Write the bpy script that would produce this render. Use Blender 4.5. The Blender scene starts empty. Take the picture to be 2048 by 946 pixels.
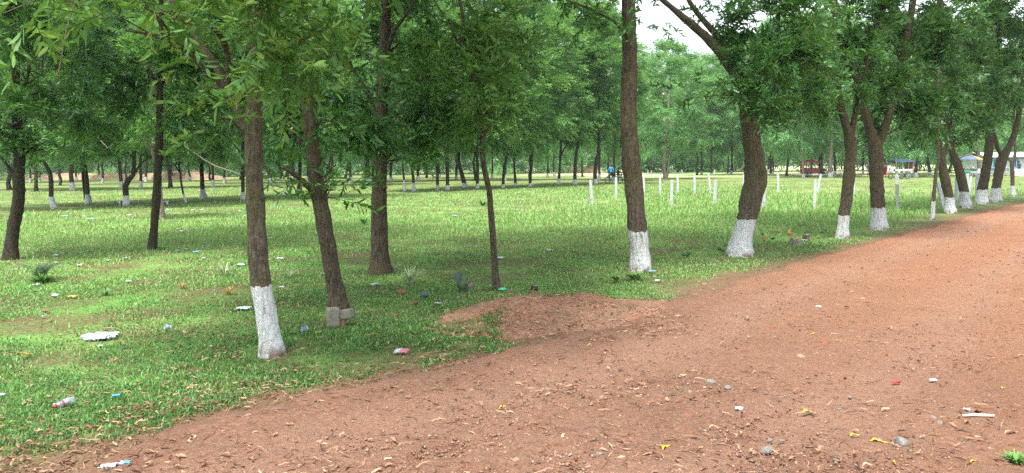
import bpy, bmesh, math, random
import numpy as np
from mathutils import Vector, Matrix
random.seed(7)
rng = np.random.default_rng(7)
SC = bpy.context.scene
COL = SC.collection
rad = math.radians

# ---------------------------------------------------------------- camera
F = 1547.0; CX = 1024.0; CY = 473.0
CAMH = 1.6
pitch = math.atan(140.0 / F); roll = math.atan(0.009)
fwd = np.array([0, math.cos(pitch), -math.sin(pitch)])
up0 = np.array([0, math.sin(pitch), math.cos(pitch)])
X0 = np.array([1.0, 0, 0])
rgt = X0 * math.cos(roll) - up0 * math.sin(roll)
upv = X0 * math.sin(roll) + up0 * math.cos(roll)
cam_d = bpy.data.cameras.new('camera'); cam = bpy.data.objects.new('camera', cam_d); COL.objects.link(cam)
cam.matrix_world = Matrix(((rgt[0], upv[0], -fwd[0], 0), (rgt[1], upv[1], -fwd[1], 0), (rgt[2], upv[2], -fwd[2], CAMH), (0, 0, 0, 1)))
cam_d.sensor_width = 36; cam_d.lens = 36 * F / 2048; cam_d.clip_start = .05; cam_d.clip_end = 3000
SC.camera = cam

# ---------------------------------------------------------------- sky, sun, exposure
SUN_EL, SUN_AZ = 68.0, 205.0        # azimuth: clockwise from +Y
W = bpy.data.worlds.new('World'); SC.world = W; W.use_nodes = True
nt = W.node_tree; nt.nodes.clear()
sky = nt.nodes.new('ShaderNodeTexSky'); sky.sky_type = 'NISHITA'; sky.sun_disc = False
sky.sun_elevation = rad(SUN_EL); sky.sun_rotation = rad(SUN_AZ); sky.dust_density = 3.0; sky.air_density = 1.0; sky.ozone_density = 1.0
# thin bright overcast: the blue sky seen through white cloud
hs = nt.nodes.new('ShaderNodeHueSaturation'); hs.inputs['Saturation'].default_value = .35; hs.inputs['Value'].default_value = 1.5
bg = nt.nodes.new('ShaderNodeBackground'); bg.inputs['Strength'].default_value = 0.145
wo = nt.nodes.new('ShaderNodeOutputWorld')
nt.links.new(sky.outputs[0], hs.inputs['Color']); nt.links.new(hs.outputs[0], bg.inputs['Color']); nt.links.new(bg.outputs[0], wo.inputs[0])
sd = bpy.data.lights.new('sun', 'SUN'); sd.energy = 3.4; sd.angle = rad(10); sd.color = (1, .95, .86)
sun = bpy.data.objects.new('sun', sd); COL.objects.link(sun)
az, el = rad(SUN_AZ), rad(SUN_EL)
sdir = Vector((math.sin(az) * math.cos(el), math.cos(az) * math.cos(el), math.sin(el)))
sun.rotation_euler = sdir.to_track_quat('Z', 'Y').to_euler(); sun.location = (0, 0, 60)
SC.view_settings.view_transform = 'Standard'; SC.view_settings.look = 'None'
SC.view_settings.exposure = 1.22; SC.view_settings.gamma = 1; SC.view_settings.use_curve_mapping = False
SC.cycles.max_bounces = 6; SC.cycles.diffuse_bounces = 3; SC.cycles.glossy_bounces = 2; SC.cycles.transmission_bounces = 4
SC.cycles.transparent_max_bounces = 6; SC.cycles.volume_bounces = 0
SC.cycles.use_denoising = False

# ---------------------------------------------------------------- pixel (of the 2048 px photograph) -> world
def ray(px, py):
    return fwd + (px - CX) / F * rgt + (CY - py) / F * upv
def G(px, py, z=0.0):
    d = ray(px, py); t = (CAMH - z) / -d[2]
    return np.array([d[0] * t, d[1] * t, z])
def P(px, py, D):
    d = ray(px, py); t = D / d[1]
    return np.array([d[0] * t, D, CAMH + d[2] * t])
def G2(px, py):      # vectorised
    px = np.asarray(px, float); py = np.asarray(py, float)
    d = fwd[None] + ((px - CX) / F)[:, None] * rgt + ((CY - py) / F)[:, None] * upv
    t = CAMH / -d[:, 2]
    return d[:, :2] * t[:, None]
def hor(px): return 333 - .009 * (px - 1024)

# ---------------------------------------------------------------- object helpers
def tag(o, label=None, cat=None, group=None, kind=None):
    if label: o['label'] = label
    if cat: o['category'] = cat
    if group: o['group'] = group
    if kind: o['kind'] = kind
    return o
def thing(name, loc, label, cat, group=None, rz=0):
    o = bpy.data.objects.new(name, None); o.empty_display_size = .2; COL.objects.link(o)
    o.location = loc; o.rotation_euler = (0, 0, rz)
    return tag(o, label, cat, group)
def link(name, me, mats=None, parent=None, loc=None):
    o = bpy.data.objects.new(name, me); COL.objects.link(o)
    if mats is not None:
        for m in (mats if isinstance(mats, (list, tuple)) else [mats]): me.materials.append(m)
    if parent is not None: o.parent = parent
    if loc is not None: o.location = loc
    return o
def npmesh(name, V, F_idx, sizes, attrs=None, smooth=False):
    """V (n,3); F_idx flat loop indices; sizes per face"""
    me = bpy.data.meshes.new(name)
    V = np.asarray(V, np.float32); F_idx = np.asarray(F_idx, np.int32); sizes = np.asarray(sizes, np.int32)
    me.vertices.add(len(V)); me.vertices.foreach_set('co', V.ravel())
    me.loops.add(len(F_idx)); me.loops.foreach_set('vertex_index', F_idx)
    me.polygons.add(len(sizes))
    st = np.concatenate([[0], np.cumsum(sizes)[:-1]]).astype(np.int32)
    me.polygons.foreach_set('loop_start', st)
    try: me.polygons.foreach_set('loop_total', sizes)
    except Exception: pass
    if smooth: me.polygons.foreach_set('use_smooth', np.ones(len(sizes), bool))
    for k, v in (attrs or {}).items():
        a = me.attributes.new(k, 'FLOAT', 'POINT'); a.data.foreach_set('value', np.asarray(v, np.float32))
    me.update(calc_edges=True); me.validate()
    return me
class MB:
    def __init__(s): s.v = []; s.f = []; s.m = []
    def add(s, vs, fs, mi=0):
        n = len(s.v); s.v += [tuple(map(float, v)) for v in vs]; s.f += [tuple(i + n for i in f) for f in fs]; s.m += [mi] * len(fs); return s
    def box(s, c, d, mi=0, M=None, taper=1.0):
        x, y, z = d[0] / 2, d[1] / 2, d[2] / 2
        vs = [Vector((a * x * (taper if e > 0 else 1), b * y * (taper if e > 0 else 1), e * z)) for e in (-1, 1) for a, b in ((-1, -1), (1, -1), (1, 1), (-1, 1))]
        if M is not None: vs = [M @ v for v in vs]
        vs = [v + Vector(c) for v in vs]
        return s.add(vs, [(3, 2, 1, 0), (4, 5, 6, 7), (0, 1, 5, 4), (1, 2, 6, 5), (2, 3, 7, 6), (3, 0, 4, 7)], mi)
    def tube(s, pts, rs, n=10, mi=0, caps=True):
        V_, Fl, _ = tube_arrays(pts, rs, n)
        fs = [tuple(Fl[i:i + 4]) for i in range(0, len(Fl), 4)]
        if caps: fs += [tuple(range(n))[::-1], tuple(range(len(V_) - n, len(V_)))]
        return s.add(V_, fs, mi)
    def build(s, name, mats, parent=None, smooth=False, bevel=0, loc=None):
        me = bpy.data.meshes.new(name); me.from_pydata(s.v, [], s.f); me.update()
        if bevel:
            bm = bmesh.new(); bm.from_mesh(me)
            bmesh.ops.bevel(bm, geom=bm.edges[:], offset=bevel, segments=2, affect='EDGES', clamp_overlap=True)
            bm.to_mesh(me); bm.free()
        else:
            for p, m in zip(me.polygons, s.m): p.material_index = m
        if smooth:
            for p in me.polygons: p.use_smooth = True
        return link(name, me, mats, parent, loc)
def catmull(pts, step):
    P_ = np.asarray(pts, float)
    if len(P_) < 2: return P_
    A = np.vstack([2 * P_[0] - P_[1], P_, 2 * P_[-1] - P_[-2]])
    out = []
    for i in range(1, len(A) - 2):
        L = np.linalg.norm(A[i + 1][:3] - A[i][:3]); k = max(1, int(L / step))
        for t in np.arange(k) / k:
            out.append(.5 * ((2 * A[i]) + (-A[i - 1] + A[i + 1]) * t + (2 * A[i - 1] - 5 * A[i] + 4 * A[i + 1] - A[i + 2]) * t * t + (-A[i - 1] + 3 * A[i] - 3 * A[i + 1] + A[i + 2]) * t ** 3))
    out.append(A[-2]); return np.array(out)
def tube_arrays(pts, rs, n):
    pts = np.asarray(pts, float); rs = np.asarray(rs, float); k = len(pts)
    T = np.gradient(pts, axis=0); T /= np.linalg.norm(T, axis=1)[:, None] + 1e-9
    ref = np.array([1, 0, 0.]) if abs(T[0][0]) < .8 else np.array([0, 1, 0.])
    V_ = np.zeros((k, n, 3)); a = np.arange(n) / n * 2 * np.pi
    for i in range(k):
        b = ref - T[i] * (ref @ T[i]); b /= np.linalg.norm(b) + 1e-9; c = np.cross(T[i], b); ref = b
        V_[i] = pts[i] + (rs[i] if np.ndim(rs[i]) else rs[i]) * (np.cos(a)[:, None] * b + np.sin(a)[:, None] * c)
    idx = []
    for i in range(k - 1):
        j = np.arange(n); j2 = (j + 1) % n
        idx.append(np.stack([i * n + j, i * n + j2, (i + 1) * n + j2, (i + 1) * n + j], 1))
    return V_.reshape(-1, 3), np.concatenate(idx).ravel(), np.repeat(np.arange(k), n)

# ---------------------------------------------------------------- materials
class NB:
    def __init__(s, name):
        s.m = bpy.data.materials.new(name); s.m.use_nodes = True; s.t = s.m.node_tree; s.t.nodes.clear()
        s.out = s.t.nodes.new('ShaderNodeOutputMaterial')
    def n(s, typ, **kw):
        nd = s.t.nodes.new('ShaderNode' + typ)
        for k, v in kw.items():
            if k.startswith('i_'):
                key = k[2:].replace('_', ' ')
                s.set(nd.inputs[int(key)] if key.isdigit() else nd.inputs[key], v)
            else: setattr(nd, k, v)
        return nd
    def set(s, sock, v):
        if hasattr(v, 'is_output') or isinstance(v, bpy.types.NodeSocket): s.t.links.new(v, sock)
        elif isinstance(v, bpy.types.Node): s.t.links.new(v.outputs[0], sock)
        else: sock.default_value = v
    def ramp(s, fac, stops):
        nd = s.n('ValToRGB'); cr = nd.color_ramp
        while len(cr.elements) < len(stops): cr.elements.new(.5)
        for e, (p, c) in zip(cr.elements, stops):
            e.position = p; e.color = (*c, 1) if len(c) == 3 else c
        s.set(nd.inputs[0], fac); return nd.outputs[0]
    def noise(s, scale, detail=4, vec=None, rough=.55, dist=0.0):
        nd = s.n('TexNoise'); nd.inputs['Scale'].default_value = scale; nd.inputs['Detail'].default_value = detail
        nd.inputs['Roughness'].default_value = rough; nd.inputs['Distortion'].default_value = dist
        if vec is not None: s.set(nd.inputs['Vector'], vec)
        return nd.outputs['Fac']
    def mix(s, fac, a, b, mode='MIX'):
        nd = s.n('Mix', data_type='RGBA', blend_type=mode)
        for k, v in (('Factor', fac),): s.set(nd.inputs[0], v)
        s.set(nd.inputs[6], (*a, 1) if isinstance(a, tuple) and len(a) == 3 else a); s.set(nd.inputs[7], (*b, 1) if isinstance(b, tuple) and len(b) == 3 else b)
        return nd.outputs[2]
    def math(s, op, a, b=0.0, clamp=False):
        nd = s.n('Math', operation=op, use_clamp=clamp); s.set(nd.inputs[0], a); s.set(nd.inputs[1], b); return nd.outputs[0]
    def bump(s, h, strength=.5, dist=.02):
        nd = s.n('Bump'); nd.inputs['Strength'].default_value = strength; nd.inputs['Distance'].default_value = dist; s.set(nd.inputs['Height'], h); return nd.outputs[0]
    def pr(s, col, rough=.8, spec=.3, normal=None, metal=0.0, **kw):
        nd = s.n('BsdfPrincipled'); s.set(nd.inputs['Base Color'], (*col, 1) if isinstance(col, tuple) and len(col) == 3 else col)
        s.set(nd.inputs['Roughness'], rough); nd.inputs['Specular IOR Level'].default_value = spec; nd.inputs['Metallic'].default_value = metal
        if normal is not None: s.set(nd.inputs['Normal'], normal)
        return nd
    def done(s, sh): s.set(s.out.inputs[0], sh); return s.m
    def attr(s, name): return s.n('Attribute', attribute_name=name).outputs['Fac']
    def vec(s, kind='Object', scale=(1, 1, 1)):
        tc = s.n('TexCoord'); mp = s.n('Mapping'); mp.inputs['Scale'].default_value = scale
        s.set(mp.inputs[0], tc.outputs[kind]); return mp.outputs[0]

def leaf_mat(name, cols, trans=.35, rough=.42, spec=.4, transcol=None):
    b = NB(name)
    a = b.attr('var'); oi = b.n('ObjectInfo').outputs['Random']
    f = b.math('ADD', b.math('MULTIPLY', a, .82), b.math('MULTIPLY', oi, .18))
    c = b.ramp(f, [(i / (len(cols) - 1), x) for i, x in enumerate(cols)])
    p = b.pr(c, rough, spec)
    t = b.n('BsdfTranslucent'); tc = b.mix(.6, c, transcol or (.18, .32, .03), 'MIX'); b.set(t.inputs[0], tc)
    m = b.n('MixShader'); m.inputs[0].default_value = trans; b.set(m.inputs[1], p.outputs[0]); b.set(m.inputs[2], t.outputs[0])
    return b.done(m.outputs[0])
M = {}
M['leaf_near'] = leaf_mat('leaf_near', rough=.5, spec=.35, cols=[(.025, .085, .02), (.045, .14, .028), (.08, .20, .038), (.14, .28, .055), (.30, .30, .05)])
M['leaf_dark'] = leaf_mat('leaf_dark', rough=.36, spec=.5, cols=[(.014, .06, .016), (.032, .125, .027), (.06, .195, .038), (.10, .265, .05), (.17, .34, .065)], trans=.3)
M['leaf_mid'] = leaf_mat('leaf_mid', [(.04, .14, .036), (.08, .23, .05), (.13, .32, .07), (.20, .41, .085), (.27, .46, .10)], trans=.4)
M['leaf_far'] = leaf_mat('leaf_far', [(.055, .18, .065), (.09, .26, .085), (.14, .34, .10), (.20, .42, .12), (.27, .48, .14)], trans=.4)  # distance haze is partly put into these paler, bluer greens
M['leaf_bush'] = leaf_mat('leaf_bush', [(.10, .26, .04), (.15, .36, .05), (.22, .46, .07), (.30, .52, .09)], trans=.4)

def bark_mat(name, dark, light, moss=(.10, .10, .035), wash=True):
    b = NB(name); rnd = b.n('ObjectInfo').outputs['Random']
    v = b.vec('Object', (9, 9, 1.6)); v2 = b.vec('Object', (1, 1, 1))
    n1 = b.noise(4.5, 6, v, .7, .6); n2 = b.noise(1.7, 4, v2); n3 = b.noise(26, 4, v2)
    base = b.ramp(n1, [(.3, tuple(x * .45 for x in dark)), (.45, dark), (.62, light), (.8, tuple(x * 1.35 for x in light))])
    base = b.mix(b.math('MULTIPLY', b.ramp(n2, [(.42, (0, 0, 0)), (.62, (1, 1, 1))]), .55), base, moss)
    base = b.mix(b.ramp(n3, [(.5, (0, 0, 0)), (.85, (1, 1, 1))]), base, tuple(x * 1.3 for x in light))
    col = base; rough = .9
    wv = b.attr('wash')         # metres below (positive) the upper edge of the whitewash
    lime_n = b.math('SUBTRACT', b.noise(9, 5, b.vec('Object', (2, 2, .5)), .75, .8), b.math('MULTIPLY', rnd, .07)); fleck = b.noise(46, 4, b.vec('Object', (1.2, 1.2, .5)), .75, 0.3)
    edge = b.math('ADD', wv, b.math('ADD', b.math('MULTIPLY', b.math('SUBTRACT', b.noise(24, 4, v2, .7), .5), .07), b.math('MULTIPLY', b.math('SUBTRACT', b.noise(5, 3, b.vec('Object', (1, 1, .3))), .5), .16)))
    on = b.math('GREATER_THAN', edge, 0.0)
    lime = b.ramp(lime_n, [(.30, (.15, .135, .11)), (.38, (.46, .47, .46)), (.6, (.60, .64, .65))])
    lime = b.mix(b.ramp(fleck, [(.58, (0, 0, 0)), (.64, (.85, .85, .85))]), lime, (.22, .205, .175))
    geo = b.n('SeparateXYZ'); b.set(geo.inputs[0], b.n('TexCoord').outputs['Object'])
    low = b.math('MULTIPLY', b.math('SUBTRACT', .13, geo.outputs[2]), 9.0, True)
    lime = b.mix(b.math('MULTIPLY', low, b.ramp(b.noise(11, 4, v2), [(.42, (0, 0, 0)), (.56, (1, 1, 1))])), lime, (.16, .09, .055))
    col = b.mix(on, base, lime)
    h = b.math('ADD', n1, b.math('MULTIPLY', n3, .35))
    return b.done(b.pr(col, rough, .25, b.bump(h, 1.0, .035)).outputs[0])
M['bark'] = bark_mat('bark', (.046, .036, .025), (.12, .098, .068), moss=(.078, .078, .026))
M['bark_grey'] = bark_mat('bark_grey', (.06, .050, .035), (.14, .122, .086), moss=(.10, .10, .038))
M['bark_dark'] = bark_mat('bark_dark', (.026, .020, .014), (.068, .053, .036), moss=(.04, .044, .018))
M['bark_pale'] = bark_mat('bark_pale', (.15, .13, .10), (.30, .27, .21), moss=(.2, .18, .13))

def plain(name, col, rough=.7, spec=.3, var=.12, scale=6, metal=0, bump=0.0):
    b = NB(name); n1 = b.noise(scale, 5, b.vec('Object'))
    c = b.ramp(n1, [(.25, tuple(x * (1 - var * 2) for x in col)), (.5, col), (.8, tuple(min(1, x * (1 + var)) for x in col))])
    return b.done(b.pr(c, rough, spec, b.bump(n1, bump, .01) if bump else None, metal).outputs[0])

# ================================================================ GROUND
# road edge in the photo (left / upper side), photo pixels
EDGE = [(-500, 1220), (-150, 1050), (130, 946), (350, 862), (560, 815), (760, 768), (930, 728), (1090, 690), (1230, 655), (1330, 612), (1450, 575), (1600, 528), (1740, 490), (1860, 455), (1960, 428), (2048, 407), (2160, 388), (2400, 362), (2700, 345)]
edge_w = np.array([G(x, y)[:2] for x, y in EDGE]); edge_w = catmull(np.c_[edge_w, np.zeros(len(edge_w))], .25)[:, :2]
# resample by arclength
sl = np.concatenate([[0], np.cumsum(np.linalg.norm(np.diff(edge_w, axis=0), axis=1))])
def edge_at(s_):
    return np.c_[np.interp(s_, sl, edge_w[:, 0]), np.interp(s_, sl, edge_w[:, 1])]
def sgn_dist(xy, sub=6):
    """signed distance to the road's left edge: positive on the road side"""
    E = edge_w[::sub]; out = np.empty(len(xy)); sg = np.empty(len(xy))
    T = np.gradient(E, axis=0); T /= np.linalg.norm(T, axis=1)[:, None]
    for i in range(0, len(xy), 20000):
        q = xy[i:i + 20000]; d = q[:, None] - E[None]; dd = (d ** 2).sum(2); k = dd.argmin(1)
        dk = d[np.arange(len(q)), k]; tk = T[k]; cr = tk[:, 0] * dk[:, 1] - tk[:, 1] * dk[:, 0]
        out[i:i + 20000] = -cr
    return out
def vnoise(x, y, seed=0):
    def h(i, j): 
        v = np.sin(i * 127.1 + j * 311.7 + seed * 74.7) * 43758.5453; return v - np.floor(v)
    i, j = np.floor(x), np.floor(y); f, g = x - i, y - j; f = f * f * (3 - 2 * f); g = g * g * (3 - 2 * g)
    return (h(i, j) * (1 - f) + h(i + 1, j) * f) * (1 - g) + (h(i, j + 1) * (1 - f) + h(i + 1, j + 1) * f) * g
def fbm(x, y, seed=0, o=4):
    s = 0; a = .5
    for k in range(o): s = s + a * vnoise(x * 2 ** k, y * 2 ** k, seed + k); a *= .5
    return s / (1 - .5 ** o)
# the soil mound beside the road: image outline -> world ellipse-like dome
m_pts = np.array([G(x, y)[:2] for x, y in [(815, 648), (900, 625), (1000, 612), (1090, 612), (1190, 600), (1260, 596), (1325, 606), (1290, 645), (1170, 675), (1030, 688), (900, 672)]])
mc = m_pts.mean(0); u_, s_, vt_ = np.linalg.svd(m_pts - mc); ax1, ax2 = vt_[0], vt_[1]
if ax1[0] < 0: ax1 = -ax1
ax2 = np.array([-ax1[1], ax1[0]])
ma = np.abs((m_pts - mc) @ ax1).max() * 1.04; mb_ = np.abs((m_pts - mc) @ ax2).max() * 1.0
def mound_h(xy):
    p = (xy - mc) @ ax1 / ma; q = (xy - mc) @ ax2 / mb_
    wob = (fbm(xy[:, 0] * 1.6, xy[:, 1] * 1.6, 5) - .5) * .45
    r = np.sqrt(p * p + q * q) + wob
    prof = np.clip(1 - r, 0, 1); prof = prof * prof * (3 - 2 * prof)
    lumps = .75 + .6 * np.exp(-((p - .55) / .3) ** 2) + .35 * np.exp(-((p + .25) / .3) ** 2)
    return .165 * prof * lumps
ra_, rb_ = G(-100, 424)[:2], G(1210, 369)[:2]
def row_band(xy):
    ab = rb_ - ra_; t = np.clip(((xy - ra_) @ ab) / (ab @ ab), 0, 1); dd = np.linalg.norm(xy - ra_ - t[:, None] * ab, axis=1)
    return np.exp(-(dd / 1.3) ** 2)
def trod(xy):
    c1_, c2_ = G(1205, 652)[:2], G(1420, 560)[:2]
    return 1.9 * np.exp(-(((xy - c1_) ** 2).sum(1)) / .72 ** 2) + .2 * np.exp(-(((xy - c2_) ** 2).sum(1)) / .8 ** 2)
def ground_h(xy):
    d = np.hypot(xy[:, 0], xy[:, 1])
    h = .05 * (fbm(xy[:, 0] * .35, xy[:, 1] * .35, 1) - .5) * np.clip((d - 3) / 4, 0, 1) * np.clip(1.6 - d / 60, 0, 1)
    return h

xs = np.unique(np.round(np.concatenate([np.arange(-9, 13, .13), -9 - np.cumsum(np.geomspace(.15, 40, 60)), 13 + np.cumsum(np.geomspace(.15, 40, 60))]), 4))
ys = np.unique(np.round(np.concatenate([np.arange(2.0, 22, .13), 2.0 - np.cumsum(np.geomspace(.2, 12, 18)), 22 + np.cumsum(np.geomspace(.14, 40, 80))]), 4))
GX, GY = np.meshgrid(xs, ys); gxy = np.c_[GX.ravel(), GY.ravel()]
gz = ground_h(gxy); gsd = sgn_dist(gxy)
nx, ny = len(xs), len(ys)
i0 = (np.arange(ny - 1)[:, None] * nx + np.arange(nx - 1)[None]).ravel()
gf = np.stack([i0, i0 + 1, i0 + nx + 1, i0 + nx], 1).ravel()
gz = np.where(gsd > .5, gz - .05, gz)      # under the road sheet
ground_me = npmesh('ground', np.c_[gxy, gz], gf, np.full(len(i0), 4), {'roadside': np.maximum(gsd + trod(gxy), -3 + 2.75 * row_band(gxy))}, True)
b = NB('grassy_ground')
v = b.vec('Object')
n_big = b.noise(.16, 4, v, .6); n_mid = b.noise(.9, 5, v, .6); n_f = b.noise(14, 5, v, .7); n_ff = b.noise(55, 4, v, .7)
grass_c = b.ramp(b.math('ADD', b.math('MULTIPLY', n_mid, .45), b.math('MULTIPLY', n_f, .55)), [(.32, (.04, .085, .02)), (.48, (.078, .17, .038)), (.62, (.13, .27, .06)), (.8, (.21, .37, .10))])
tall = b.ramp(n_big, [(.42, (0, 0, 0)), (.6, (1, 1, 1))])
grass_c = b.mix(b.math('MULTIPLY', tall, .5), grass_c, (.27, .40, .12))
soil_c = b.ramp(n_ff, [(.3, (.06, .04, .025)), (.5, (.13, .088, .053)), (.75, (.22, .155, .1))])
bare = b.ramp(b.math('ADD', b.math('MULTIPLY', n_mid, .7), b.math('MULTIPLY', n_f, .3)), [(.44, (1, 1, 1)), (.58, (0, 0, 0))])
col = b.mix(b.math('MULTIPLY', bare, .8), grass_c, soil_c)
rs = b.attr('roadside')
vg = b.math('ADD', b.math('MULTIPLY', rs, 1.6), b.math('MULTIPLY', b.math('SUBTRACT', n_mid, .5), 3.2))
vg = b.math('ADD', vg, 1.15, True)
red_soil = b.ramp(n_ff, [(.3, (.085, .048, .032)), (.5, (.16, .092, .06)), (.8, (.24, .15, .10))])
col = b.mix(b.math('MULTIPLY', vg, .9), col, red_soil)
# far away: pale sandy ground, with open sunlight also put into its colour
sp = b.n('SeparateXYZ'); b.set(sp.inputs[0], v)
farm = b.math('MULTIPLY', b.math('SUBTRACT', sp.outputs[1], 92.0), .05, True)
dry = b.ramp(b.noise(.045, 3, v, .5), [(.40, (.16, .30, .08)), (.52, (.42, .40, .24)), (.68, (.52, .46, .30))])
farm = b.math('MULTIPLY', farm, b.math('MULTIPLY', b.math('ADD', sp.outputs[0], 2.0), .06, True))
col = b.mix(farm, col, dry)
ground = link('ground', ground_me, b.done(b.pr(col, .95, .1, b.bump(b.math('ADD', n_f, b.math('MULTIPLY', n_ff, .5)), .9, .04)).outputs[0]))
tag(ground, kind='structure')

# ---- the dirt road: its own sheet
S_ = np.concatenate([np.arange(0, 26, .07), np.arange(26, sl[-1] - .2, .35)]); W_ = 4.6
tt = np.concatenate([np.linspace(0, 1, 66)])
E = edge_at(S_); T = np.gradient(E, axis=0); T /= np.linalg.norm(T, axis=1)[:, None]; k9 = np.ones(25) / 25
for c in (0, 1): T[:, c] = np.convolve(np.pad(T[:, c], 12, 'edge'), k9, 'valid')
T /= np.linalg.norm(T, axis=1)[:, None]; Nn = np.c_[T[:, 1], -T[:, 0]]
jag = (fbm(S_ * .9, S_ * 0 + 3.3, 2) - .5) * .55 + (fbm(S_ * 5, S_ * 0 + 1.3, 8) - .5) * .22
width = W_ + (fbm(S_ * .5, S_ * 0 + 9, 4) - .5) * .6
off = jag[:, None] + (width - jag)[:, None] * tt[None]
RX = E[:, 0][:, None] + Nn[:, 0][:, None] * off; RY = E[:, 1][:, None] + Nn[:, 1][:, None] * off
rxy = np.c_[RX.ravel(), RY.ravel()]
tr = np.tile(tt, len(S_)); offf = off.ravel()
prof = np.clip(np.minimum(tr * W_, (1 - tr) * W_) / .12, 0, 1)
rd_h = .006 + .03 * (fbm(rxy[:, 0] * 1.1, rxy[:, 1] * 1.1, 11) - .5) + .045 * (fbm(rxy[:, 0] * 4, rxy[:, 1] * 4, 12) - .5) + .028 * (fbm(rxy[:, 0] * 16, rxy[:, 1] * 16, 14, 3) - .5)
rut = -.035 * np.exp(-((offf - 1.0) / .35) ** 2) - .03 * np.exp(-((offf - 2.75) / .35) ** 2)
rz = ground_h(rxy) + .012 + prof * (rd_h + rut * .6 + .02)
rz = np.where(prof < .01, ground_h(rxy) - .03, rz)
def road_z(xy): return ground_h(xy) + .03
nt_ = len(tt); i1 = (np.arange(len(S_) - 1)[:, None] * nt_ + np.arange(nt_ - 1)[None]).ravel()
rme = npmesh('dirt_road', np.c_[rxy, rz], np.stack([i1, i1 + 1, i1 + nt_ + 1, i1 + nt_], 1)[:, ::-1].ravel(), np.full(len(i1), 4), {'across': offf}, True)
b = NB('red_laterite'); v = b.vec('Object')
n1 = b.noise(.7, 6, v, .68, .4); n2 = b.noise(6, 6, v, .75); n3 = b.noise(38, 5, v, .75); n4 = b.noise(120, 3, v, .7)
c1 = b.ramp(n1, [(.3, (.155, .086, .056)), (.5, (.235, .134, .088)), (.7, (.30, .18, .125))])
c2 = b.ramp(n3, [(.32, (.065, .033, .021)), (.44, (.19, .095, .060)), (.55, (.265, .14, .09)), (.70, (.40, .26, .185))])
col = b.mix(.55, c1, c2)
col = b.mix(b.math('MULTIPLY', b.ramp(n2, [(.52, (0, 0, 0)), (.68, (1, 1, 1))]), .6), col, (.16, .125, .10))
col = b.mix(b.ramp(b.noise(9, 5, v, .8), [(.33, (.85, .85, .85)), (.42, (0, 0, 0))]), col, (.085, .046, .03))
sx = b.n('SeparateXYZ'); b.set(sx.inputs[0], v)
redder = b.math('MULTIPLY', b.math('SUBTRACT', sx.outputs[0], 1.2), .22, True)
col = b.mix(b.math('MULTIPLY', redder, .32), col, (.38, .165, .08))
col = b.mix(b.ramp(n4, [(.62, (0, 0, 0)), (.72, (.7, .7, .7))]), col, (.40, .30, .23))
col = b.mix(b.ramp(b.noise(70, 2, v, .6), [(.64, (0, 0, 0)), (.70, (.8, .8, .8))]), col, (.07, .035, .024))
ac = b.attr('across'); w2 = b.math('MULTIPLY', b.math('SUBTRACT', b.noise(.8, 4, v, .6), .5), 1.3)
def band(c_, hw):
    q = b.math('ABSOLUTE', b.math('SUBTRACT', b.math('ADD', ac, w2), c_)); return b.math('SUBTRACT', 1.0, b.math('MULTIPLY', q, 1 / hw), True)
trk = b.math('MAXIMUM', band(.95, .55), b.math('MAXIMUM', band(2.7, .5), b.math('MULTIPLY', band(4.0, .5), .6)))
dust = b.ramp(n3, [(.3, (.23, .13, .085)), (.6, (.31, .185, .13)), (.8, (.40, .27, .20))])
col = b.mix(b.math('MULTIPLY', trk, .62), col, dust)
hh = b.math('ADD', b.math('MULTIPLY', n3, .7), b.math('ADD', b.math('MULTIPLY', n4, .35), n2))
road = link('dirt_road', rme, b.done(b.pr(col, .95, .12, b.bump(hh, 1.0, .045)).outputs[0])); tag(road, kind='structure')

# ---- soil mound
gx = np.linspace(-1.35, 1.35, 110); gy = np.linspace(-1.35, 1.35, 60)
A, B = np.meshgrid(gx, gy); mxy = mc + A.ravel()[:, None] * ax1 * ma + B.ravel()[:, None] * ax2 * mb_
mz = mound_h(mxy); mzz = ground_h(mxy) + mz + .02 * (mz > .005) + np.where(mz > .01, .02 * (fbm(mxy[:, 0] * 7, mxy[:, 1] * 7, 3) - .5), 0)
mzz = np.where(mz > .004, mzz + .012, ground_h(mxy) - .04)
i1 = (np.arange(59)[:, None] * 110 + np.arange(109)[None]).ravel()
mme = npmesh('soil_mound', np.c_[mxy, mzz], np.stack([i1, i1 + 1, i1 + 111, i1 + 110], 1).ravel(), np.full(len(i1), 4), None, True)
b = NB('mound_soil'); v = b.vec('Object'); n3 = b.noise(28, 6, v, .75); n2 = b.noise(2.5, 4, v)
col = b.mix(b.ramp(n2, [(.4, (0, 0, 0)), (.6, (1, 1, 1))]), b.ramp(n3, [(.3, (.14, .072, .045)), (.5, (.31, .16, .10)), (.75, (.42, .255, .175))]), b.ramp(n3, [(.3, (.12, .07, .045)), (.5, (.27, .16, .105)), (.75, (.40, .27, .19))]))
tag(link('soil_mound', mme, b.done(b.pr(col, .95, .1, b.bump(n3, 1.0, .04)).outputs[0])), kind='structure')
def surf_z(xy):
    xy = np.atleast_2d(xy); m = mound_h(xy); r = sgn_dist(xy)
    return ground_h(xy) + np.where(m > .004, m + .03, np.where(r > .2, .03, 0))

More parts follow.
